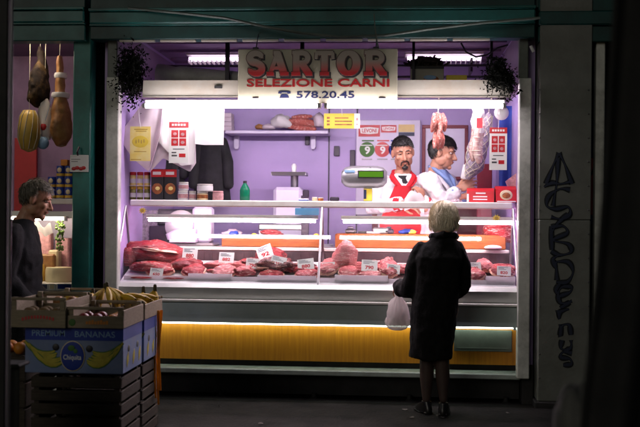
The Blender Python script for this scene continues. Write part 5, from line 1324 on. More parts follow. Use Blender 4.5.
mb.build('goatee', M['hair_black'], bt, smooth=180)
J = MB()
J.loft([(0, .02, .80, .20, .14), (0, .02, 1.05, .185, .13), (0, .01, 1.25, .20, .135), (0, .01, 1.37, .195, .115), (0, .02, 1.435, .13, .09), (0, .015, 1.462, .08, .075)], mx=mx, pw=2.3)
for sh, e, w_ in ((shl, el, wl), (shr, er, wr)):
    q = e.lerp(w_, .86); J.limb([sh, sh.lerp(e, .5), e, e.lerp(w_, .5), q], [.082, .076, .068, .058, .05], 14, mx=mx)
jm = remesh(J, 'jacket', .009, 3); cloth_noise(jm, .018, 9, 2.0); cloth_noise(jm, .007, 26, 5.0); finish('jacket', jm, M['jacket'], bt)
for e, w_ in ((el, wl), (er, wr)):
    a = e.lerp(w_, .80); b = e.lerp(w_, .97); MB().tube([mx @ a, mx @ a.lerp(b, .5), mx @ b], [.064, .062, .056], 16).build('red_cuff', M['red_cloth'], bt, smooth=60)
K = MB(); K.limb([(-.062, .03, 1.485), (-.085, -.05, 1.45), (-.055, -.105, 1.40), (0, -.135, 1.33)], [.018, .020, .020, .016], 10, mx=mx, flat=.8); K.limb([(.062, .03, 1.485), (.085, -.05, 1.45), (.055, -.105, 1.40), (0, -.135, 1.33)], [.018, .020, .020, .016], 10, mx=mx, flat=.8)
K.limb([(-.06, .04, 1.485), (0, .085, 1.49), (.06, .04, 1.485)], [.022, .022, .022], 10, mx=mx)
finish('red_collar', remesh(K, 'red_collar', .007, 3), M['red_cloth'], bt)
MB().loft([(0, -.07, 1.30, .05, .045), (0, -.055, 1.40, .055, .04), (0, -.02, 1.455, .06, .05)], mx=mx).build('black_undershirt', M['black_cloth'], bt, smooth=180)
mb = MB()
def apron(u, v):
    z = 1.375 - v * .58; hw = .055 + .115 * min(1, v * 2.2); a = (u - .5) * 2
    return mx @ V((hw * a - .01, -.158 + .045 * a * a - .012 * min(1, v * 3) - .004 * math.sin(9 * u + 5 * v), z))
mb.sheet(apron, 14, 14, .010); 
for s in (-1, 1): mb.tube([mx @ V((s * .055, -.135, 1.37)), mx @ V((s * .09, -.115, 1.41)), mx @ V((s * .10, -.06, 1.44))], .011, 6, flat=.4)
mb.build('red_apron', M['red_cloth'], bt, smooth=60)
P0, P1 = mx @ er.lerp(wr, .6) + V((-.02, -.06, .05)), mx @ wl + V((.02, -.05, .05))
mb = MB(); mb.sheet(lambda u, v: P0.lerp(P1, u) + V((0, -.03 - .02 * math.sin(3 * v), -.12 * v + .012 * math.sin(11 * u + 3 * v) + .06 * math.sin(math.pi * u))), 12, 6, .006); mb.build('white_cloth', M['paper'], smooth=60, label='white cloth over the forearm of the bearded butcher', cat='cloth')

# --- assistant in profile, facing image right
mx = figure(439, 153, 8.62, 1.10, rad(62)); inv = mx.inverted()
hm = mx @ Matrix.Translation((0, -.035, 1.63)) @ Matrix.Rotation(rad(14), 4, 'Z') @ Matrix.Rotation(rad(10), 4, 'X')
z0 = (FLOOR - mx.translation.z) / 1.10
w1 = inv @ W(458.5, 188.5, 8.42); e1 = inv @ W(444, 203, 8.36); w2 = inv @ W(466, 196, 8.62); e2 = inv @ W(452, 206, 8.75)
shA, shB = V((-.185, 0, 1.405)), V((.185, 0, 1.405))               # figure's right (towards us) and left
B = MB(); head_prims(B, hm)
B.loft([(0, .02, .86, .16, .11), (0, .02, 1.05, .15, .10), (0, .01, 1.25, .165, .11), (0, .01, 1.38, .16, .09), (0, .015, 1.45, .08, .065), (0, .01, 1.50, .055, .055)], mx=mx)
B.limb([shA, e1, w1], [.055, .042, .028], 12, mx=mx); B.limb([shB, e2, w2], [.055, .042, .028], 12, mx=mx); legs_prims(B, mx, z0)
hand_prims(B, mx @ w1, V((.93, -.1, .38)), V((.1, .9, -.3)), V((-.2, .2, .9)), 1.15, .42, .10)
hand_prims(B, mx @ w2, V((.95, .1, .25)), V((0, -.9, -.3)), V((-.2, 0, .9)), 1.1, .5, .05)
me = remesh(B, 'person', .0050, 3); face_carve(me, hm); me.materials.append(M['skin'])
asst = link('person', me, None, 180, 'dark haired man in a white coat over a blue shirt, turned to the right', 'person')
face_parts(asst, hm); cap_hair(hm, M['hair_black'], asst, .30, -.66, off=1.12, strands=1700, L_=.04, seed=8, side=-.22, jit=.14)
J = MB(); J.loft([(0, .02, .80, .21, .15), (0, .02, 1.05, .19, .135), (0, .01, 1.25, .20, .135), (0, .01, 1.37, .195, .115), (0, .02, 1.435, .13, .085), (0, .015, 1.455, .085, .075)], mx=mx, pw=2.3)
for sh, e, w_ in ((shA, e1, w1), (shB, e2, w2)):
    q = e.lerp(w_, .70); J.limb([sh, sh.lerp(e, .5), e, e.lerp(w_, .4), q], [.078, .066, .058, .052, .050], 14, mx=mx)
jm = remesh(J, 'white_coat', .009, 3); cloth_noise(jm, .018, 9, 6.0); cloth_noise(jm, .007, 26, 3.0); finish('white_coat', jm, M['jacket'], asst)
for e, w_ in ((e1, w1), (e2, w2)):
    a = e.lerp(w_, .62); b = e.lerp(w_, .93); MB().tube([mx @ a, mx @ a.lerp(b, .5), mx @ b], [.044, .043, .038], 16).build('shirt_cuff', M['shirt_blue'], asst, smooth=60)
K = MB(); 
for s in (-1, 1): K.limb([(s * .045, .05, 1.525), (s * .078, -.02, 1.49), (s * .05, -.10, 1.42), (s * .01, -.14, 1.34)], [.013, .016, .016, .012], 10, mx=mx)
K.limb([(-.05, .045, 1.52), (0, .085, 1.525), (.05, .045, 1.52)], [.014, .015, .014], 10, mx=mx)
K.loft([(0, -.07, 1.32, .06, .05), (0, -.055, 1.40, .065, .05), (0, -.01, 1.47, .066, .06), (0, .005, 1.50, .064, .062)], mx=mx)
finish('shirt_collar', remesh(K, 'shirt_collar', .007, 3), M['shirt_blue'], asst)
K = MB()
for s in (-1, 1): K.limb([(s * .09, .03, 1.478), (s * .115, -.05, 1.44), (s * .09, -.115, 1.36), (s * .05, -.15, 1.24)], [.016, .022, .028, .016], 8, mx=mx, flat=.6)
K.build('coat_lapel', M['jacket'], asst, smooth=60)
c = W(465.5, 172, 8.36); mb = MB(); mb.lathe([(.026, -.06), (.030, -.055), (.032, .05), (.028, .058)], c, 16, axis=Matrix.Rotation(rad(12), 3, 'Y')); mb.build('paper_roll', M['paper'], smooth=50, label='small white paper roll held by the man in the white coat', cat='paper roll')

# --- woman from behind
k = 1.0; yw = 7.02
gx = W(436, 405, yw).x; mxw = Matrix.Translation((gx, yw, 0.016)); T = lambda px, py, y=yw: W(px, py, y) - V((gx, yw, .016))
hc = T(444, 219, yw + .04)
hm = mxw @ Matrix.Translation(hc) @ Matrix.Rotation(rad(172), 4, 'Z') @ Matrix.Rotation(rad(16), 4, 'X') @ Matrix.Scale(.93, 4)
neck = T(441, 238, yw)
shL = T(418, 250, yw); shR = T(461, 250, yw)
elb = T(409.5, 291, yw + .03); wri = T(399, 287, yw + .21); elbR = T(463.5, 285, yw + .02); wrR = T(455, 292, yw + .24)
B = MB(); head_prims(B, hm)
zs_ = [W(440, p, yw).z - .016 for p in (236, 245, 262, 285, 310, 335)]
B.loft([(T(436, 335).x, 0, zs_[5], .11, .09), (T(437, 310).x, 0, zs_[4], .15, .11), (T(437, 285).x, 0, zs_[3], .13, .10), (T(438, 262).x, 0, zs_[2], .14, .10), (T(440, 245).x, .01, zs_[1], .12, .07), (T(443, 236).x, .02, zs_[0], .05, .05)], mx=mxw)
B.limb([shL + V((.05, 0, -.02)), elb, wri], [.04, .036, .026], 12, mx=mxw); B.limb([shR + V((-.05, 0, -.02)), elbR, wrR], [.04, .036, .026], 12, mx=mxw)
for px0, px1, px2, yo in ((427, 426.5, 426.5, .02), (442, 443.5, 443.5, -.02)):
    B.limb([T(px0, 330, yw + yo), T(px0, 362, yw + yo), T(px0 * .5 + px1 * .5, 378, yw + yo + .008), T(px2, 399, yw + yo)], [.056, .052, .050, .030], 14, mx=mxw)
hand_prims(B, mxw @ wri, V((-.25, .85, -.45)), V((.3, .2, -.9)), V((.4, .9, .1)), .92, .8, .02)
hand_prims(B, mxw @ wrR, V((-.5, .8, -.2)), V((-.5, -.2, -.8)), V((-.4, .5, .6)), .92, .5)
me = remesh(B, 'person', .006, 3); face_carve(me, hm); me.materials.append(M['skin_old']); me.materials.append(M['stocking'])
zk = W(440, 345, yw).z
for p in me.polygons:
    if p.center.z < zk: p.material_index = 1
wm = link('person', me, None, 180, 'elderly woman with white hair in a black coat standing with her back to us', 'person')
face_parts(wm, hm, brow='hair_grey')
J = MB()
def ring(pc, pw, py, ry, cy=0.0): return (T(pc, py).x, cy, W(440, py, yw).z - .016, pw * yw / FPX / 2, ry)
J.loft([ring(430.5, 44, 357.5, .13, .0), ring(431.5, 44, 340, .14), ring(434, 46, 315, .155), ring(436.5, 46, 292, .155), ring(438, 45, 272, .155, -.01), ring(439.5, 47, 257, .145, -.02), ring(440.5, 42, 247, .115, -.01), ring(442, 30, 240, .10, -.005), ring(443, 24, 234.5, .085, .0)], n=32, mx=mxw, pw=2.25)
J.limb([shL + V((.035, 0, 0)), shL.lerp(elb, .5), elb, elb.lerp(wri, .5), elb.lerp(wri, .92)], [.070, .068, .066, .060, .056], 16, mx=mxw)
J.limb([shR + V((-.035, 0, 0)), shR.lerp(elbR, .5), elbR, elbR.lerp(wrR, .5), elbR.lerp(wrR, .92)], [.068, .066, .062, .058, .054], 16, mx=mxw)
jm = remesh(J, 'black_coat', .009, 4); cloth_noise(jm, .015, 7, 4.0, (1, 1, .35)); cloth_noise(jm, .007, 18, 1.0, (1, 1, .7)); finish('black_coat', jm, M['coat'], wm)
K = MB()
for i in range(12):
    pass
K.limb([T(431, 237, yw + .06), T(433, 236, yw - .05), T(443.5, 235, yw - .095), T(454, 236, yw - .05), T(457, 237, yw + .06)], [.022, .026, .027, .026, .022], 12, mx=mxw)
cm = remesh(K, 'coat_collar', .008, 3); cloth_noise(cm, .008, 14, 3); finish('coat_collar', cm, M['coat'], wm)
# bobbed white hair: a full cap and long combed strands
c0 = V((0, .010, .022)); R0 = V((.099, .114, .106))
def bob(v):
    k_ = 1 + .05 * noise.noise(v * 3) + .03 * noise.noise(v * 9)
    if v.y < -.25 and v.z < .45: k_ *= .70
    if v.z < -.2 and v.y > -.25: k_ *= 1.04
    return k_
mb = MB(); mb.ell(c0, tuple(R0), 40, mx=hm, fn=bob); mb.ell((0, .028, -.052), (.098, .088, .075), 30, mx=hm, fn=bob); hr = mb.build('hair', M['hair_white'], wm, smooth=180)
rnd = random.Random(21); mb = MB(); n_ = 0
while n_ < 2600:
    az = rnd.uniform(-math.pi, math.pi); st = rnd.uniform(.03, 1.5)
    # az = 0 at the back (+y)
    if abs(az) > 2.2 and st > .9: continue
    n_ += 1; pts = []; fl = 1 + .10 * rnd.random() ** 2; Ln = rnd.uniform(.5, 1.1); wob = .28 * math.sin(az * 8 + 2 * st) + rnd.gauss(0, .09); wv = rnd.uniform(0, 6.28); pr_ = 1.04 + .05 * math.sin(az * 11 + 3 * st) * math.sin(az * 4.3) + rnd.uniform(-.03, .03)
    end = min(2.55 + rnd.gauss(0, .14), st + Ln + .5)
    for j in range(7):
        t = j / 6; th = st + (end - st) * t; a = az + wob * t * t + .03 * math.sin(wv + 5 * t)
        v = V((math.sin(th) * math.sin(a), math.sin(th) * math.cos(a), math.cos(th)))
        rr = pr_ * (1 + .035 * math.sin(wv) * t)
        p = V((c0.x + R0.x * v.x * rr, c0.y + R0.y * v.y * rr, c0.z + R0.z * v.z * rr))
        if th > 1.75: p.z = c0.z + R0.z * math.cos(1.75) - (th - 1.75) * .105; s_ = 1.06 - .12 * (th - 1.75); p.x = c0.x + R0.x * math.sin(1.75) * math.sin(a) * rr * s_; p.y = c0.y + R0.y * math.sin(1.75) * math.cos(a) * rr * s_
        if j > 4: p = V((c0.x + (p.x - c0.x) * fl, c0.y + (p.y - c0.y) * fl, p.z))
        pts.append(p)
    mb.tube(pts, [.0018, .0026, .0028, .0028, .0026, .0020, .0006], 3, mx=hm)
mb.build('hair_strands', M['hair_white'], hr)
for px, yo, r in ((426.5, .02, -22), (443.5, -.03, 8)):
    b = mxw @ T(px, 399, yw + yo); mx2 = Matrix.Translation((b.x, b.y, .016)) @ Matrix.Rotation(rad(-r), 4, 'Z')
    sh = MB(); sh.loft([(0, .045, .012, .038, .105), (0, .045, .03, .040, .108), (0, .03, .055, .036, .085), (0, .002, .075, .033, .045), (0, .0, .088, .032, .038)], 18, mx=mx2, pw=2.3); sh.box(-.030, .030, -.05, -.005, 0, .02, .006, mx=mx2); sh.box(-.036, .036, .03, .15, 0, .011, .004, mx=mx2)
    sh.build('shoe', M['shoe'], wm, smooth=60)
# shopping bag
bc = W(398, 310, yw + .20); t = thing('shopping_bag', 'thin white plastic carrier bag hanging from the hand of the woman in black', 'bag', bc)
hd = mxw @ wri + V((-.02, .07, -.045)); zt_ = hd.z; zb = W(398, 330, yw + .2).z
mb = MB(); vs = []; fs = []; n_ = 64; prof = [(0, .018), (.05, .028), (.10, .038), (.17, .050), (.25, .058), (.35, .066), (.45, .071), (.55, .076), (.65, .080), (.75, .083), (.82, .084), (.88, .080), (.93, .072), (.97, .058), (1, .038)]
for d, r in prof:
    for j in range(n_):
        a = 2 * math.pi * j / n_; f = 1 + (.25 * (1 - d) + .16) * noise.noise(V((math.cos(a) * 3.2, math.sin(a) * 3.2, d * 3.5))) + .07 * noise.noise(V((math.cos(a) * 8, math.sin(a) * 8, d * 9))) + .10 * (1 - d) * math.sin(9 * a)
        vs.append((bc.x - .002 * d + r * math.cos(a) * f, bc.y + r * 1.0 * math.sin(a) * f, zt_ - .02 + (zb - zt_ + .02) * d))
for i in range(len(prof) - 1):
    for j in range(n_): fs.append((i * n_ + j, i * n_ + (j + 1) % n_, (i + 1) * n_ + (j + 1) % n_, (i + 1) * n_ + j))
fs.append(tuple((len(prof) - 1) * n_ + j for j in range(n_))); mb.add(vs, fs); mb.build('bag_body', M['bag'], t, smooth=60)
mb = MB(); top = V((bc.x, bc.y, zt_ - .03))
for s in (-1, 1): mb.tube([top + V((s * .012, .01, 0)), hd + V((s * .02, 0, .015)), hd + V((0, 0, .035))], .008, 6, flat=.4)
mb.build('bag_handle', M['bag'], t, smooth=60)
mb = MB(); blob(mb, (bc.x, bc.y, zb + .085), (.058, .056, .075), 80, .2); mb.build('wrapped_parcel', M['paper_dull'], smooth=180, label='pale wrapped parcel inside the thin white carrier bag', cat='parcel')

# --- grey haired man at the left stall
mx = figure(24, 198, 6.95, 1.06, rad(98)); inv = mx.inverted()
hm = mx @ Matrix.Translation((0, -.085, 1.62)) @ Matrix.Rotation(rad(16), 4, 'X') @ Matrix.Scale(1.03, 4)
z0 = (.016 - mx.translation.z) / 1.06
B = MB(); head_prims(B, hm)
B.loft([(0, .05, .86, .17, .12), (0, .05, 1.05, .17, .13), (0, .04, 1.25, .175, .12), (0, .03, 1.38, .16, .09), (0, .015, 1.45, .08, .065), (0, .01, 1.50, .055, .055)], mx=mx); legs_prims(B, mx, z0)
for s in (-1, 1):
    B.limb([(s * .2, .03, 1.40), (s * .24, .06, 1.10), (s * .20, -.12, .92)], [.055, .042, .028], 12, mx=mx)
    hand_prims(B, mx @ V((s * .20, -.13, .91)), mx.to_3x3() @ V((-.1 * s, -.8, -.4)), mx.to_3x3() @ V((-s, 0, -.2)), mx.to_3x3() @ V((0, -.4, .9)), 1.05, .4)
me = remesh(B, 'person', .0060, 3); face_carve(me, hm); me.materials.append(M['skin_old'])
om = link('person', me, None, 180, 'grey haired man in a dark jacket looking into the ham stall at the left', 'person')
face_parts(om, hm, brow='hair_grey'); cap_hair(hm, M['hair_grey'], om, .44, -.7, off=1.10, strands=1100, L_=.045, seed=14, side=-.22, jit=.3)
J = MB(); J.loft([(0, .05, .78, .21, .17), (0, .05, 1.05, .21, .17), (0, .04, 1.25, .22, .16), (0, .04, 1.37, .205, .135), (0, .03, 1.44, .13, .10), (0, .025, 1.485, .085, .085)], mx=mx, pw=2.3)
for s in (-1, 1): J.limb([(s * .2, .03, 1.39), (s * .25, .06, 1.1), (s * .205, -.10, .93)], [.085, .072, .055], 14, mx=mx)
jm = remesh(J, 'dark_jacket', .010, 3); cloth_noise(jm, .014, 8, 9.0); finish('dark_jacket', jm, M['man_coat'], om)
J = MB()
for s in (-1, 1): J.limb([(s * .09, .02, .88), (s * .10, .0, .48), (s * .10, .02, z0 + .10)], [.115, .082, .068], 14, mx=mx)
jm = remesh(J, 'trousers', .010, 3); finish('trousers', jm, M['man_coat'], om)
for s in (-1, 1): MB().limb([mx @ V((s * .10, .05, z0 + .045)), mx @ V((s * .11, -.17, z0 + .04))], [.055, .045], 12).build('shoe', M['shoe'], om, smooth=180)

# ------------------------------------------------------------------ goods of the ham stall
def hang_string(mb, x, y, z0, z1): mb.tube([(x, y, z0), (x + .004, y, z1)], .0016, 5)
x0, x1, z0, z1 = R(25, 46, 55, 109, 7.75); cx = (x0 + x1) / 2; t = thing('hanging_ham', 'dark cured ham hanging at the left with a narrow shank on top', 'ham', (cx, 7.75, z1), 'hanging hams'); h = z1 - z0; w = (x1 - x0) / 2
mb = MB(); P = [V((cx, 7.75, z1 - h * f)) for f in (0, .10, .25, .45, .65, .85, .97)]; mb.tube([p + V((.01 * math.sin(i), 0, 0)) for i, p in enumerate(P)], [.018, .036, .05, .088, .112, .108, .05], 22, flat=.75)
mm = mb.mesh('tmp'); mb2 = remesh(mb, 'ham_body', .007, 5); cloth_noise(mb2, .012, 12, 1.0); finish('ham_body', mb2, M['ham_dark'], t)
mb = MB(); hang_string(mb, cx, 7.75, z1 - .02, 2.81); mb.build('string', M['string'], t)
x0, x1, z0, z1 = R(46, 55, 75, 149, 7.68); cx = (x0 + x1) / 2; h = z1 - z0; t = thing('hanging_ham', 'large tan cured ham hanging right, tied with white paper ribbons', 'ham', (cx, 7.68, z1), 'hanging hams')
mb = MB(); mb.tube([V((cx - .01 + .02 * f, 7.68, z1 - h * f)) for f in (0, .08, .2, .38, .55, .72, .88, .97)], [.030, .036, .038, .05, .082, .105, .095, .045], 22, flat=.8)
mb2 = remesh(mb, 'ham_body', .007, 5); cloth_noise(mb2, .010, 10, 5.0); finish('ham_body', mb2, M['ham'], t)
for f, r in ((.22, .046), (.43, .066)): MB().lathe([(r, -.02), (r + .006, 0), (r, .02)], (cx, 7.68, z1 - h * f), 16).build('paper_ribbon', M['paper'], t, smooth=60)
mb = MB(); mb.sheet(lambda u, v: (cx - .05 - .05 * v, 7.64 - .02 * u, z1 - h * .45 - .16 * v - .03 * u), 4, 6, .003); mb.build('ribbon_tail', M['text_blue'], t)
mb = MB(); hang_string(mb, cx - .01, 7.68, z1 - .02, 2.81); mb.build('string', M['string'], t)
x0, x1, z0, z1 = R(18, 110, 40, 152, 7.66); cx = (x0 + x1) / 2; t = thing('hanging_cheese', 'yellow pear shaped cheese in string netting hanging at the left', 'cheese', (cx, 7.66, z1)); h = z1 - z0
prof = [(.012, z1 - h), (.06, z1 - h * .93), (.085, z1 - h * .68), (.082, z1 - h * .42), (.07, z1 - h * .15), (.045, z1 - .004), (.01, z1)]
MB().lathe(prof, (cx, 7.66, 0), 22).build('cheese_body', M['cheese'], t, smooth=180)
mb = MB()
for i in range(10):
    a = 2 * math.pi * i / 10; mb.tube([(cx + (r + .002) * math.cos(a + .5 * j / 3), 7.66 + (r + .002) * math.sin(a + .5 * j / 3), z) for j, (r, z) in enumerate(prof[1:6])], .0035, 5)
hang_string(mb, cx, 7.66, z1 - .01, 2.81); mb.build('netting', M['string'], t)
x0, x1, z0, z1 = R(37, 98, 52, 151, 7.72); t = thing('hanging_packet', 'white blue and red plastic packet between the cheese and the tan ham', 'packet', ((x0 + x1) / 2, 7.72, z1)); mb = MB(); blob(mb, ((x0 + x1) / 2, 7.72, (z0 + z1) / 2), ((x1 - x0) / 2, .04, (z1 - z0) / 2), 90, .15); mb.build('packet_body', M['paper'], t, smooth=180)
mb = MB(); mb.ell(((x0 + x1) / 2, 7.69, z0 + .06), (.05, .03, .05), 14); mb.build('blue_end', M['text_blue'], t, smooth=180); mb = MB(); mb.ell(((x0 + x1) / 2 + .005, 7.685, z0 + .19), (.025, .01, .035), 12); mb.build('red_print', M['red'], t, smooth=180)
mb = MB(); hang_string(mb, (x0 + x1) / 2, 7.72, z1 - .03, 2.81); mb.build('string', M['string'], t)
quick('hanging_leaves', M['leaf'], [], None) if False else None
# cans
zs2 = W(55, 198.5, 8.2).z + .001
cw = (W(57, 190, 8.3).x - W(48.5, 190, 8.3).x) / 2
rowsn = ['bottom', 'second', 'third']; coln = ['left', 'middle', 'right']
for r in range(3):
    for c in range(3):
        if r == 2 and c == 0: continue
        x = W(52 + 8.6 * c, 190, 8.3).x; z = zs2 + r * .0925
        t = thing('food_can', f'blue and yellow can, {coln[c]} one of the {rowsn[r]} row stacked on the shelf', 'can', (x, 8.3, z), 'stacked blue and yellow cans')
        MB().lathe([(cw * .93, 0), (cw * .96, .003), (cw * .94, .088), (cw * .90, .0915)], (x, 8.3, z), 18).build('can_body', M['can_blue'], t, smooth=40)
        MB().lathe([(cw * .965, .006), (cw * .965, .028)], (x, 8.3, z), 18).build('yellow_band', M['can_yellow'], t, smooth=40)
        mb = MB(); mb.ell((x, 8.3 - cw * .94, z + .056), (cw * .55, .006, .022), 12); mb.build('white_picture', M['cheese_pale'], t, smooth=180)
x = W(65, 190, 8.3).x; MB().box(x - .03, x + .03, 8.27, 8.33, zs2 + .278, zs2 + .33, .004).build('spice_box', M['orange'], label='small orange box on top of the blue and yellow cans', cat='box')
# case goods
zd = W(40, 283.5, 7.75).z + .002
MB().box(W(0, 283, 7.65).x, xlw - .01, 7.64, 8.19, zd - .02, zd - .001, .003).build('case_deck', M['tray'], ln)
def wheel(px0, px1, py0, y, label, m, cut=True):
    x0, x1 = W(px0, 275, y).x, W(px1, 275, y).x; zt_ = W(px0, py0, y).z; c = V(((x0 + x1) / 2, y, zd)); r = (x1 - x0) / 2; mb = MB(); h = zt_ - zd
    mb.lathe([(r * .94, 0), (r, h * .15), (r, h * .85), (r * .93, h)], c, 28); mb.build('round_cheese', m, smooth=40, label=label, cat='cheese', group='cheeses in the case')
wheel(46, 72, 267, 7.80, 'round pale cheese wheel at the front right of the case', M['cheese_pale'])
wheel(30, 45, 264, 7.83, 'small yellow cheese wheel left of the pale one', M['cheese'])
for (a, b, p0, p1, y, m, lb, nm) in [(33, 38, 236, 262, 7.98, 'cheese_pale', 'tall cream package standing at the left of the case', 'cheese_block'), (38.5, 52, 232, 261, 8.02, 'pink_food', 'pink meat package standing in the middle of the case', 'meat_package'), (37, 56, 254, 263, 7.88, 'ham', 'brown dried meat tray before the pink package', 'meat_tray'), (57, 71, 238, 264, 8.05, 'pink_food', 'pink sliced meat package at the right of the case', 'meat_package'), (50, 60, 250, 267, 7.93, 'cheese_pale', 'cream cheese block under the grapes', 'cheese_block')]:
    x0, x1, z0, z1 = R(a, p0, b, p1, y); MB().box(x0, x1, y - .05, y + .05, zd, z1, .012).build(nm, M[m], label=lb, cat='food package', group='packages in the cheese case')
x0, x1, z0, z1 = R(36, 221, 53, 236, 7.98); mb = MB(); mb.sheet(lambda u, v: (x0 + (x1 - x0) * u, 7.98 - .06 * v, z0 + .02 + (z1 - z0) * (v * .7 + .2 * math.sin(8 * u)) - .02 * u), 10, 5, .004); mb.build('wrapping_paper', M['paper'], smooth=40, label='crumpled white wrapping paper above the pink package', cat='paper')
x0, x1, z0, z1 = R(55, 218, 65, 251, 7.80); rnd = random.Random(4); mb = MB(); st = MB(); cx = (x0 + x1) / 2
for i in range(70):
    f = rnd.random(); a = rnd.uniform(0, 6.28); r_ = (.036 * (1 - abs(f - .4)) + .004) * rnd.random() ** .5; mb.ell((cx + r_ * math.cos(a), 7.80 + r_ * math.sin(a), z1 - (z1 - z0) * f), rnd.uniform(.009, .013), 8)
t = thing('grape_bunch', 'green bunch hanging in the cheese case', 'grapes', (cx, 7.8, z1)); mb.build('grapes', M['green_veg'], t, smooth=180); MB().tube([(cx, 7.8, z0 + .05), (cx, 7.8, z1 + .05)], .003, 5).build('stem', M['banana_tip'], t)
for i, (a, b, m) in enumerate([(34, 48, 'navy'), (49, 55, 'cheese_pale'), (57, 72, 'card_blue')]):
    x0, x1, z0, z1 = R(a, 283.6, b, 289.6, 7.574); t = thing('shelf_label', ['dark blue price label left on the case ledge', 'cream price label in the middle of the case ledge', 'bright blue price label right on the case ledge'][i], 'label', ((x0 + x1) / 2, 7.57, z0), 'labels on the case ledge'); MB().box(x0, x1, 7.573, 7.579, z0, z1, 0).build('card', M['white_ink'], t)
    MB().box(x0 + .006, x1 - .006, 7.5715, 7.5727, z0 + .006, z1 - .006, 0).build('print', M[m], t)
# price plate on the green column
x0, x1, z0, z1 = R(70, 155, 88.5, 172, 7.40); t = thing('price_plate', 'white card with a red tomato picture clipped on the green column', 'card', ((x0 + x1) / 2, 7.4, z0)); MB().box(x0, x1, 7.40, 7.405, z0, z1, .002).build('card', M['white_ink'], t)
mb = MB(); 
for i, dx in enumerate((.03, .055, .085, .105)): mb.ell((x0 + dx, 7.399, z0 + .025 + .006 * (i % 2)), (.018, .003, .014), 12)
mb.build('tomato_picture', M['red'], t, smooth=180); mb = MB(); mb.box(x0 + .01, x0 + .08, 7.3985, 7.3998, z1 - .035, z1 - .030); mb.box(x0 + .01, x0 + .06, 7.3985, 7.3998, z1 - .052, z1 - .047); mb.build('printed_line', M['steel_dark'], t)
MB().tube([(x0 + .06, 7.40, z1), (x0 + .065, 7.37, z1 + .02), (x0 + .07, 7.40, z1 + .06)], .007, 6).build('clip', M['rail'], t, smooth=60)

# ------------------------------------------------------------------ banana stack in front
YB0 = 5.55
bx0, bx1, bz0, bz1 = R(25, 328, 123, 373.5, YB0); BD = .44
def wooden_crate(x0, x1, y0, y1, z0, z1, name, label, group, m='crate_dark', slats=3):
    t = thing(name, label, 'crate', ((x0 + x1) / 2, (y0 + y1) / 2, z0), group); h = (z1 - z0) / slats
    for nm, (a, b, c, d) in (('front_slats', (x0, x1, y0, y0 + .012)), ('back_slats', (x0, x1, y1 - .012, y1)), ('side_slats', (x0, x0 + .012, y0 + .013, y1 - .013)), ('side_slats', (x1 - .012, x1, y0 + .013, y1 - .013))):
        mb = MB()
        for i in range(slats): mb.box(a, b, c, d, z0 + i * h + .006, z0 + (i + 1) * h - .010, .003)
        mb.build(nm, M[m], t)
    for a in (x0 + .013, x1 - .043):
        for b in (y0 + .013, y1 - .043): MB().box(a, a + .03, b, b + .03, z0, z1 - .002, .002).build('corner_post', M[m], t)
    mb = MB(); mb.box(x0 + .013, x1 - .013, y0 + .013, y1 - .013, z0 + .008, z0 + .018); mb.build('bottom', M[m], t)
    return t
lab = [('front lower', 'front upper'), ('rear lower', 'rear upper')]
hh = (bz0 - .003) / 2
for j in range(2):
    for i in range(2):
        wooden_crate(bx0 + .035, bx1 - .01, YB0 + .005 + j * (BD + .03), YB0 + BD - .005 + j * (BD + .03), .018 + i * (hh - .012), .018 + (i + 1) * (hh - .012) - .004, 'wooden_crate', f'dark slatted wooden crate, {lab[j][i]} one under the banana boxes', 'dark wooden crates under the boxes')
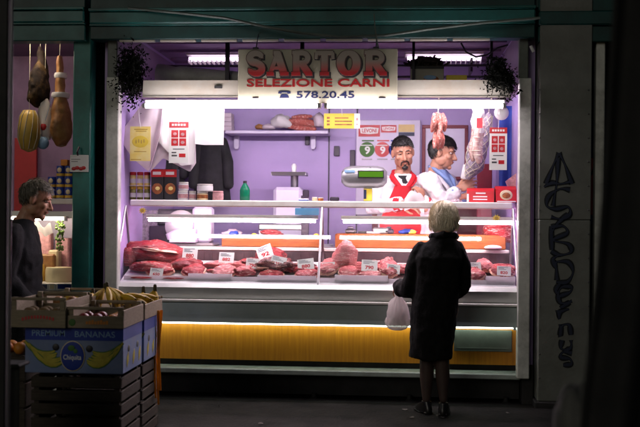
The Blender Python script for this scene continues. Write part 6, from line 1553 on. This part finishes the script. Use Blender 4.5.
def banana_box(y0, label):
    t = thing('banana_box', label, 'box', ((bx0 + bx1) / 2, y0 + BD / 2, bz0), 'banana boxes on the crates'); y1 = y0 + BD - .02
    MB().box(bx0, bx1, y0, y1, bz0, bz1, .004).build('carton', M['cardboard'], t)
    zc = bz1 - (bz1 - bz0) * .27
    mb = MB(); mb.box(bx0 + .001, bx1 + .0015, y0 - .0015, y1 - .003, zc, bz1 + .001, 0); mb.build('blue_lid_band', M['card_blue'], t)
    w = bx1 - bx0; U = lambda px: bx0 + (px - 25) / 98 * w; Zp = lambda py: bz1 - (py - 328) / 45.5 * (bz1 - bz0)
    mb = MB(); text(mb, 'PREMIUM', U(32), U(65), Zp(336.5), Zp(330.5), y0 - .0018, 0, .004, .0006); text(mb, 'BANANAS', U(75), U(115), Zp(337), Zp(331), y0 - .0018, 0, .004, .0006); mb.build('lettering', M['text_blue'], t)
    for s, c0_ in ((-1, 44), (1, 104)):
        mb, md = MB(), MB(); e = 0
        for i in range(6):
            e += .00025; cx = U(c0_ + s * (4 - i * 1.7) + 1.2 * (i % 2)); cz = Zp(353.5 + i * 2.2); hl = .088 - .006 * (i % 3)
            P = [V((cx + s * hl * q, y0 - .0016 - e, cz + .040 * q * q + .026 * q)) for q in (-1, -.8, -.5, -.15, .2, .5, .8, 1)]
            md.tube([p + V((0, .0001, 0)) for p in P], [.006, .012, .0165, .018, .018, .016, .012, .007], 8, flat=.02, up=(0, 1, 0))
            mb.tube(P, [.003, .007, .0115, .0130, .0130, .0115, .0075, .004], 8, flat=.05, up=(0, 1, 0))
        md.build('dark_print', M['print_green'], t, smooth=60); mb.build('banana_print', M['print_yellow'], t, smooth=60)
    mb = MB()
    for px, py in ((56, 347.5), (89.5, 348.5)): mb.ell((U(px), y0 - .0012, Zp(py)), (.020, .0036, .020), 18)
    mb.build('hand_hole', M['black_ink'], t, smooth=180)
    mb = MB(); mb.ell((U(73), y0 - .003, Zp(356)), (.072, .004, .087), 28); o = mb.build('emblem_rim', M['cheese_pale'], t, smooth=180)
    mb = MB(); mb.ell((U(73), y0 - .0045, Zp(356)), (.067, .004, .082), 28); mb.build('emblem_oval', M['card_blue'], o, smooth=180)
    mb = MB(); text(mb, 'Chiquita', U(64), U(82), Zp(361), Zp(354.5), y0 - .0088, 0, .01, .0008); mb.build('emblem_lettering', M['white_ink'], o)
    mb = MB(); mb.ell((U(72), y0 - .0078, Zp(348)), (.022, .0012, .018), 10); mb.ell((U(76), y0 - .0078, Zp(351)), (.014, .0012, .014), 10); mb.build('emblem_leaf', M['print_green'], o, smooth=180)
    # side print and holes
    mb = MB()
    for f in (.28, .72): mb.ell((bx1 + .0006, y0 + BD * f, Zp(350)), (.0028, .024, .02), 16)
    mb.build('hand_hole', M['black_ink'], t, smooth=180)
    mb = MB()
    for f in (.2, .5, .8):
        for i in range(3): mb.ell((bx1 + .0004, y0 + BD * f + .012 * i, Zp(363 - 2 * i)), (.0016, .012, .034), 10)
    mb.build('side_print', M['print_yellow'], t, smooth=180)
banana_box(YB0, 'white and blue banana box with an oval emblem facing us, front one'); banana_box(YB0 + BD + .03, 'white and blue banana box behind the front one, only its side in view')
zt2 = bz1 + .004
# open fruit crates
def fruit_crate(px0, px1, py_t, y0, d, label, m, arc, xr=None):
    x0, x1 = xr or (W(px0, 315, y0).x, W(px1, 315, y0).x); z0 = zt2; z1 = W((px0 + px1) / 2, py_t, y0).z; hp = (z1 - z0) * .58
    t = thing('fruit_crate', label, 'crate', ((x0 + x1) / 2, y0 + d / 2, z0), 'shallow fruit crates on the boxes')
    MB().box(x0, x1, y0, y0 + .008, z0, z0 + hp, .002).build('front_board', M[m], t); MB().box(x0, x1, y0, y0 + .008, z1 - .016, z1, .002).build('front_rail', M[m], t)
    MB().box(x0, x1, y0 + d - .008, y0 + d, z0, z0 + hp, .002).build('back_board', M[m], t); MB().box(x0, x1, y0 + d - .008, y0 + d, z1 - .016, z1, .002).build('back_rail', M[m], t)
    for a in (x0, x1 - .008): MB().box(a, a + .008, y0 + .009, y0 + d - .009, z0, z1 - .018, .002).build('side_board', M[m], t)
    for a in (x0 + .009, x1 - .037):
        for b in (y0 + .009, y0 + d - .037): MB().box(a, a + .028, b, b + .028, z0, z1 - .001, .002).build('corner_post', M[m], t)
    MB().box(x0 + .009, x1 - .009, y0 + .009, y0 + d - .009, z0 + .002, z0 + .010).build('bottom', M[m], t)
    w = x1 - x0; mb = MB()
    if arc == 'red':
        for i in range(11):
            u = .22 + .054 * i; zz = z0 + hp * (.62 - ((u - .5) * 1.3) ** 2); mb.box(x0 + w * u, x0 + w * (u + .035), y0 - .0012, y0 - .0002, zz - hp * .09, zz + hp * .09)
        mb.build('printed_arc', M['red'], t)
    else:
        for i in range(8):
            u = .34 + .05 * i; mb.box(x0 + w * u, x0 + w * (u + .042), y0 - .0012, y0 - .0002, z0 + hp * .32, z0 + hp * (.55 + .12 * (i % 3) / 2))
        mb.build('printed_letters', M['orange'], t); mb = MB(); mb.ell((x0 + w * .1, y0 - .0004, z0 + hp * .45), (.02, .0012, hp * .3), 14); mb.build('printed_fruit', M['print_green'], t, smooth=180)
    return x0, x1, z0 + .011, z1
def fill(n_, name, label, cat, m, x0, x1, y0, y1, z, r, group, seed, asp=1.0, layers=1):
    rnd = random.Random(seed); nx = max(1, int((x1 - x0) / (2 * r * asp))); ny = max(1, int((y1 - y0) / (2 * r))); k_ = 0
    for L_ in range(layers):
        for j in range(ny):
            for i in range(nx):
                if k_ >= n_: return
                x = x0 + (x1 - x0) * (i + .5 + .22 * L_) / nx; y = y0 + (y1 - y0) * (j + .5) / ny; mb = MB(); blob(mb, (x + rnd.uniform(-.004, .004), y, z + r * .96 + L_ * r * 1.5), (r * asp * .96, r * .96, r * .94), rnd.random() * 50, .06, flat=-2, n=14, rot=Matrix.Rotation(rnd.uniform(-.4, .4), 3, 'Z')); k_ += 1
                mb.build(name, M[m], smooth=180, label=label, cat=cat, group=group)
a = fruit_crate(9.5, 65.5, 297.5, YB0 - .05, .45, 'pale fruit crate with a red printed arc on its front, front left', 'crate_wood', 'red')
fill(24, 'kiwi', 'brown kiwi lying in the crate with the red printed arc', 'kiwi', 'kiwi', a[0] + .04, a[1] - .04, YB0 - .035, YB0 + .36, a[2], .030, 'kiwis in the left crate', 3, 1.25, 2)
b = fruit_crate(66.5, 123.5, 307, YB0 - .03, .45, 'pale fruit crate with orange printed letters on its front, front right', 'crate_wood', 'orange')
fill(9, 'red_apple', 'dark red apple in the crate with orange letters', 'apple', 'apple', b[0] + .04, b[0] + .19, YB0 - .015, YB0 + .19, b[2], .036, 'apples in the right crate', 5)
fill(10, 'brown_pear', 'brownish fruit in the right part of the crate with orange letters', 'fruit', 'orange', b[0] + .2, b[1] - .03, YB0 - .015, YB0 + .19, b[2], .034, 'orange fruit in the right crate', 6)
c_ = fruit_crate(66.5, 123.5, 301, YB0 + BD + .01, .46, 'fruit crate behind the crate with orange letters, holding bananas', 'crate_wood', 'orange', xr=b[:2])
d_ = fruit_crate(5.5, 64.5, 293, YB0 + BD + .0, .46, 'fruit crate behind the crate with the red arc', 'crate_wood', 'red', xr=a[:2])
fill(18, 'brown_pear', 'brownish fruit in the crate behind the red arc crate', 'fruit', 'ham', d_[0] + .03, d_[1] - .03, YB0 + BD + .03, YB0 + BD + .4, d_[2], .036, 'brown fruit in the rear crate', 9, 1.0, 2)
def banana_path(c, az, L_, bend, down):
    P = []
    for j in range(8):
        t_ = j / 7; ang = down + bend * t_; 
        if j == 0: p = V(c)
        else: p = P[-1] + V((math.cos(az) * math.cos(ang), math.sin(az) * math.cos(ang), -math.sin(ang))) * L_ / 7
        P.append(p)
    return P
def bunch(c, n_, a0, a1, label, seed, L_=.18, down=-.1, bend=1.1, stem=True):
    rnd = random.Random(seed); t = thing('banana_bunch', label, 'bananas', c, 'banana bunches on the fruit crates')
    for i in range(n_):
        az = a0 + (a1 - a0) * (i / max(1, n_ - 1)) + rnd.uniform(-.16, .16); P = banana_path(c, az, L_ * rnd.uniform(.9, 1.08), bend * rnd.uniform(.85, 1.1), down + rnd.uniform(-.25, .25))
        MB().tube(P, [.006, .008, .0145, .0185, .0195, .018, .013, .005], 7).build('banana', M['banana'], t, smooth=50)
        MB().tube([P[-1], P[-1] + (P[-1] - P[-2]) * .35], [.005, .004], 6).build('banana_tip', M['banana_tip'], t)
    MB().limb([V(c) + V((0, 0, -.012)), V(c) + V((0, 0, .022))], [.014, .011], 8).build('crown', M['banana_tip'], t, smooth=180)
yc = YB0 + BD + .14; zc_ = c_[3]
bunch(W(107, 287, yc), 5, rad(-75), rad(5), 'banana bunch standing crown up, highest on the crates', 2, .19, .45, .55)
bunch(W(105, 288, yc + .03), 5, rad(-175), rad(-105), 'banana bunch leaning left against the highest bunch', 3, .18, .55, .6)
bunch(W(93, 293, yc + .10), 4, rad(-150), rad(-70), 'small banana bunch left of the leaning bunch', 4, .15, .35, .5)
bunch(W(80, 297, yc + .06), 4, rad(-200), rad(-120), 'low banana bunch at the left by the green column', 6, .15, .1, .5)
bunch(W(117, 297, yc - .02), 3, rad(-30), rad(10), 'bananas lying before the highest bunch at its right', 7, .18, .0, .4)
bunch(W(128, 297, yc + .12), 4, rad(-25), rad(25), 'bananas lying flat to the right of the highest bunch', 8, .17, .0, .3)
bunch(W(143.5, 291, yc + .24), 3, rad(-120), rad(-60), 'greenish bananas with a dark crown near the rear crate corner, left pair', 10, .14, 1.1, .3)
bunch(W(155, 289, yc + .30), 4, rad(-150), rad(-30), 'greenish bananas with a dark crown at the rear right crate corner', 12, .15, 1.05, .35)
for i, (px, p1, ln_) in enumerate([(154.5, 398, 'left'), (158, 404, 'middle'), (160.5, 390, 'right')]):
    y = YB0 + BD + .35; p = W(px, 310, y); q = W(px + (1.5 - i), p1, y); mb = MB(); mb.sheet(lambda u, v: p.lerp(q, v) + V((.014 * (u - .5) * (1.4 - .5 * v) + .006 * math.sin(6 * v + i), -.01 - .012 * math.sin(5 * v + i * 2), 0)), 3, 24, .0015)
    mb.build('plastic_strip', M['ribbon'], smooth=60, label=f'orange plastic strip hanging at the rear corner of the stack, {ln_} of three', cat='strip', group='orange strips')
# crate with oranges behind left
x0, x1 = W(11, 340, 6.05).x, W(25, 340, 6.05).x
wooden_crate(x0 - .3, x1, 6.06, 6.4, .018, W(18, 356, 6.05).z, 'wooden_crate', 'dark wooden crate left of the banana boxes carrying oranges', None)
zoo = W(18, 356, 6.05).z + .002
for i in range(6): 
    mb = MB(); x = x1 - .05 - (i % 3) * .085; y = 6.10 + (i // 3) * .085; mb.ell((x, y, zoo + .04), .04, 16); mb.build('orange', M['orange'], smooth=180, label='orange lying on the dark crate left of the banana boxes', cat='orange', group='oranges on the dark crate')
# dark table corner lower left
x0, x1, z0, z1 = R(-40, 364, 19, 372, 4.9); t = thing('market_table', 'dark grey table corner in the lower left foreground', 'table', (x0, 4.9, 0)); MB().box(x0, x1, 4.9, 5.06, z0 + .02, z1, .008).build('table_top', M['canvas'], t)
mb = MB(); mb.sheet(lambda u, v: (x0 + (x1 - x0 - .01) * u, 4.93 + .01 * math.sin(22 * u), z0 + .019 - .62 * v), 30, 4, .004); mb.build('table_skirt', M['canvas'], t, smooth=60)
for x in (x0 + .05, x1 - .05): MB().tube([(x, 5.0, 0), (x, 5.0, z0 + .02)], .015, 8).build('leg', M['steel_dark'], t)
# dark poles in the left foreground
x0, x1, _, _ = R(-30, 100, 7, 200, 4.6); t = thing('dark_post', 'dark painted post at the left edge, out of focus', 'post', ((x0 + x1) / 2, 4.6, 0)); MB().box(x0, x1, 4.6, 4.66, 0, 3.4, .006).build('post_shaft', M['black'], t)
x = W(10.5, 200, 4.6).x; MB().tube([(x, 4.6, .0), (x, 4.6, 3.4)], .007, 8).build('steel_tube', M['steel_dark'], t, smooth=60)
# slanting dark canvas curtain right foreground
yq = 2.7
def curt(u, v):
    edge = [(617, -30), (612, 60), (605, 190), (597, 300), (587, 390), (580, 470)]; k_ = v * 5; i = min(int(k_), 4); f = k_ - i; e = V(edge[i] + (0,)).lerp(V(edge[i + 1] + (0,)), f)
    p = W(e.x, e.y, yq); return V((p.x + .22 * u, yq + .035 * math.sin(u * 9 + v) + .05 * u, p.z))
mb = MB(); mb.sheet(curt, 40, 24, .012); mb.build('canvas_curtain', M['canvas'], smooth=60, label='dark canvas curtain slanting down the right edge, out of focus', cat='curtain')
x0, x1, z0, z1 = R(556, 388, 598, 470, 3.2); mb = MB(); blob(mb, ((x0 + x1) / 2, 3.2, z0 + (z1 - z0) * .5), ((x1 - x0) * .55, .08, (z1 - z0) * .55), 95, .25); t = mb.build('sack', mat('grey_sack', (.12, .12, .11), .8, var=.2, bump=.3), smooth=180, label='grey sack in the lower right foreground, out of focus', cat='sack')
zmin = min(v.co.z for v in t.data.vertices)
MB().box(x0 - .02, x1 + .05, 3.1, 3.35, .018, zmin + .03, .01).build('plastic_crate', M['canvas'], label='dark crate carrying the grey sack in the lower right foreground', cat='crate')
# ------------------------------------------------------------------ camera, light, render settings
cd = bpy.data.cameras.new('camera'); cam = bpy.data.objects.new('camera', cd); C.objects.link(cam)
cam.matrix_world = Matrix.Translation(CAM) @ CR.to_4x4()
cd.sensor_width = 36; cd.lens = FPX * 36 / 640; cd.clip_start = .05; cd.clip_end = 500
cd.dof.use_dof = True; cd.dof.focus_distance = 7.5; cd.dof.aperture_fstop = 2.0
S.camera = cam
w = bpy.data.worlds.new('World'); S.world = w; w.use_nodes = True; nt = w.node_tree; nt.nodes.clear()
out = nt.nodes.new('ShaderNodeOutputWorld'); bg = nt.nodes.new('ShaderNodeBackground'); sk = nt.nodes.new('ShaderNodeTexSky')
sk.sky_type = 'NISHITA'; sk.sun_disc = False; sk.sun_elevation = rad(SUN_EL); sk.sun_rotation = rad(SUN_ROT)
bg.inputs['Strength'].default_value = SKY
nt.links.new(sk.outputs[0], bg.inputs[0]); nt.links.new(bg.outputs[0], out.inputs[0])
sd = bpy.data.lights.new('sun', 'SUN'); so = bpy.data.objects.new('sun', sd); C.objects.link(so); sd.energy = SUN; sd.angle = rad(25); sd.color = (1, .95, .84)
el, az = rad(SUN_EL), rad(SUN_ROT)
dirv = V((math.sin(az) * math.cos(el), math.cos(az) * math.cos(el), math.sin(el)))   # towards the sun
so.rotation_euler = dirv.to_track_quat('Z', 'Y').to_euler(); so.location = (0, -3, 6)
S.render.engine = 'CYCLES'; cy = S.cycles
cy.use_denoising = True
try: cy.denoiser = 'OPENIMAGEDENOISE'
except Exception: pass
cy.max_bounces = 7; cy.diffuse_bounces = 4; cy.glossy_bounces = 3; cy.transparent_max_bounces = 12; cy.transmission_bounces = 4
cy.caustics_reflective = False; cy.caustics_refractive = False; cy.sample_clamp_indirect = 6.0; cy.blur_glossy = .5
S.view_settings.view_transform = 'Standard'; S.view_settings.look = 'None'; S.view_settings.exposure = 0.38; S.view_settings.gamma = 1; S.view_settings.use_curve_mapping = False
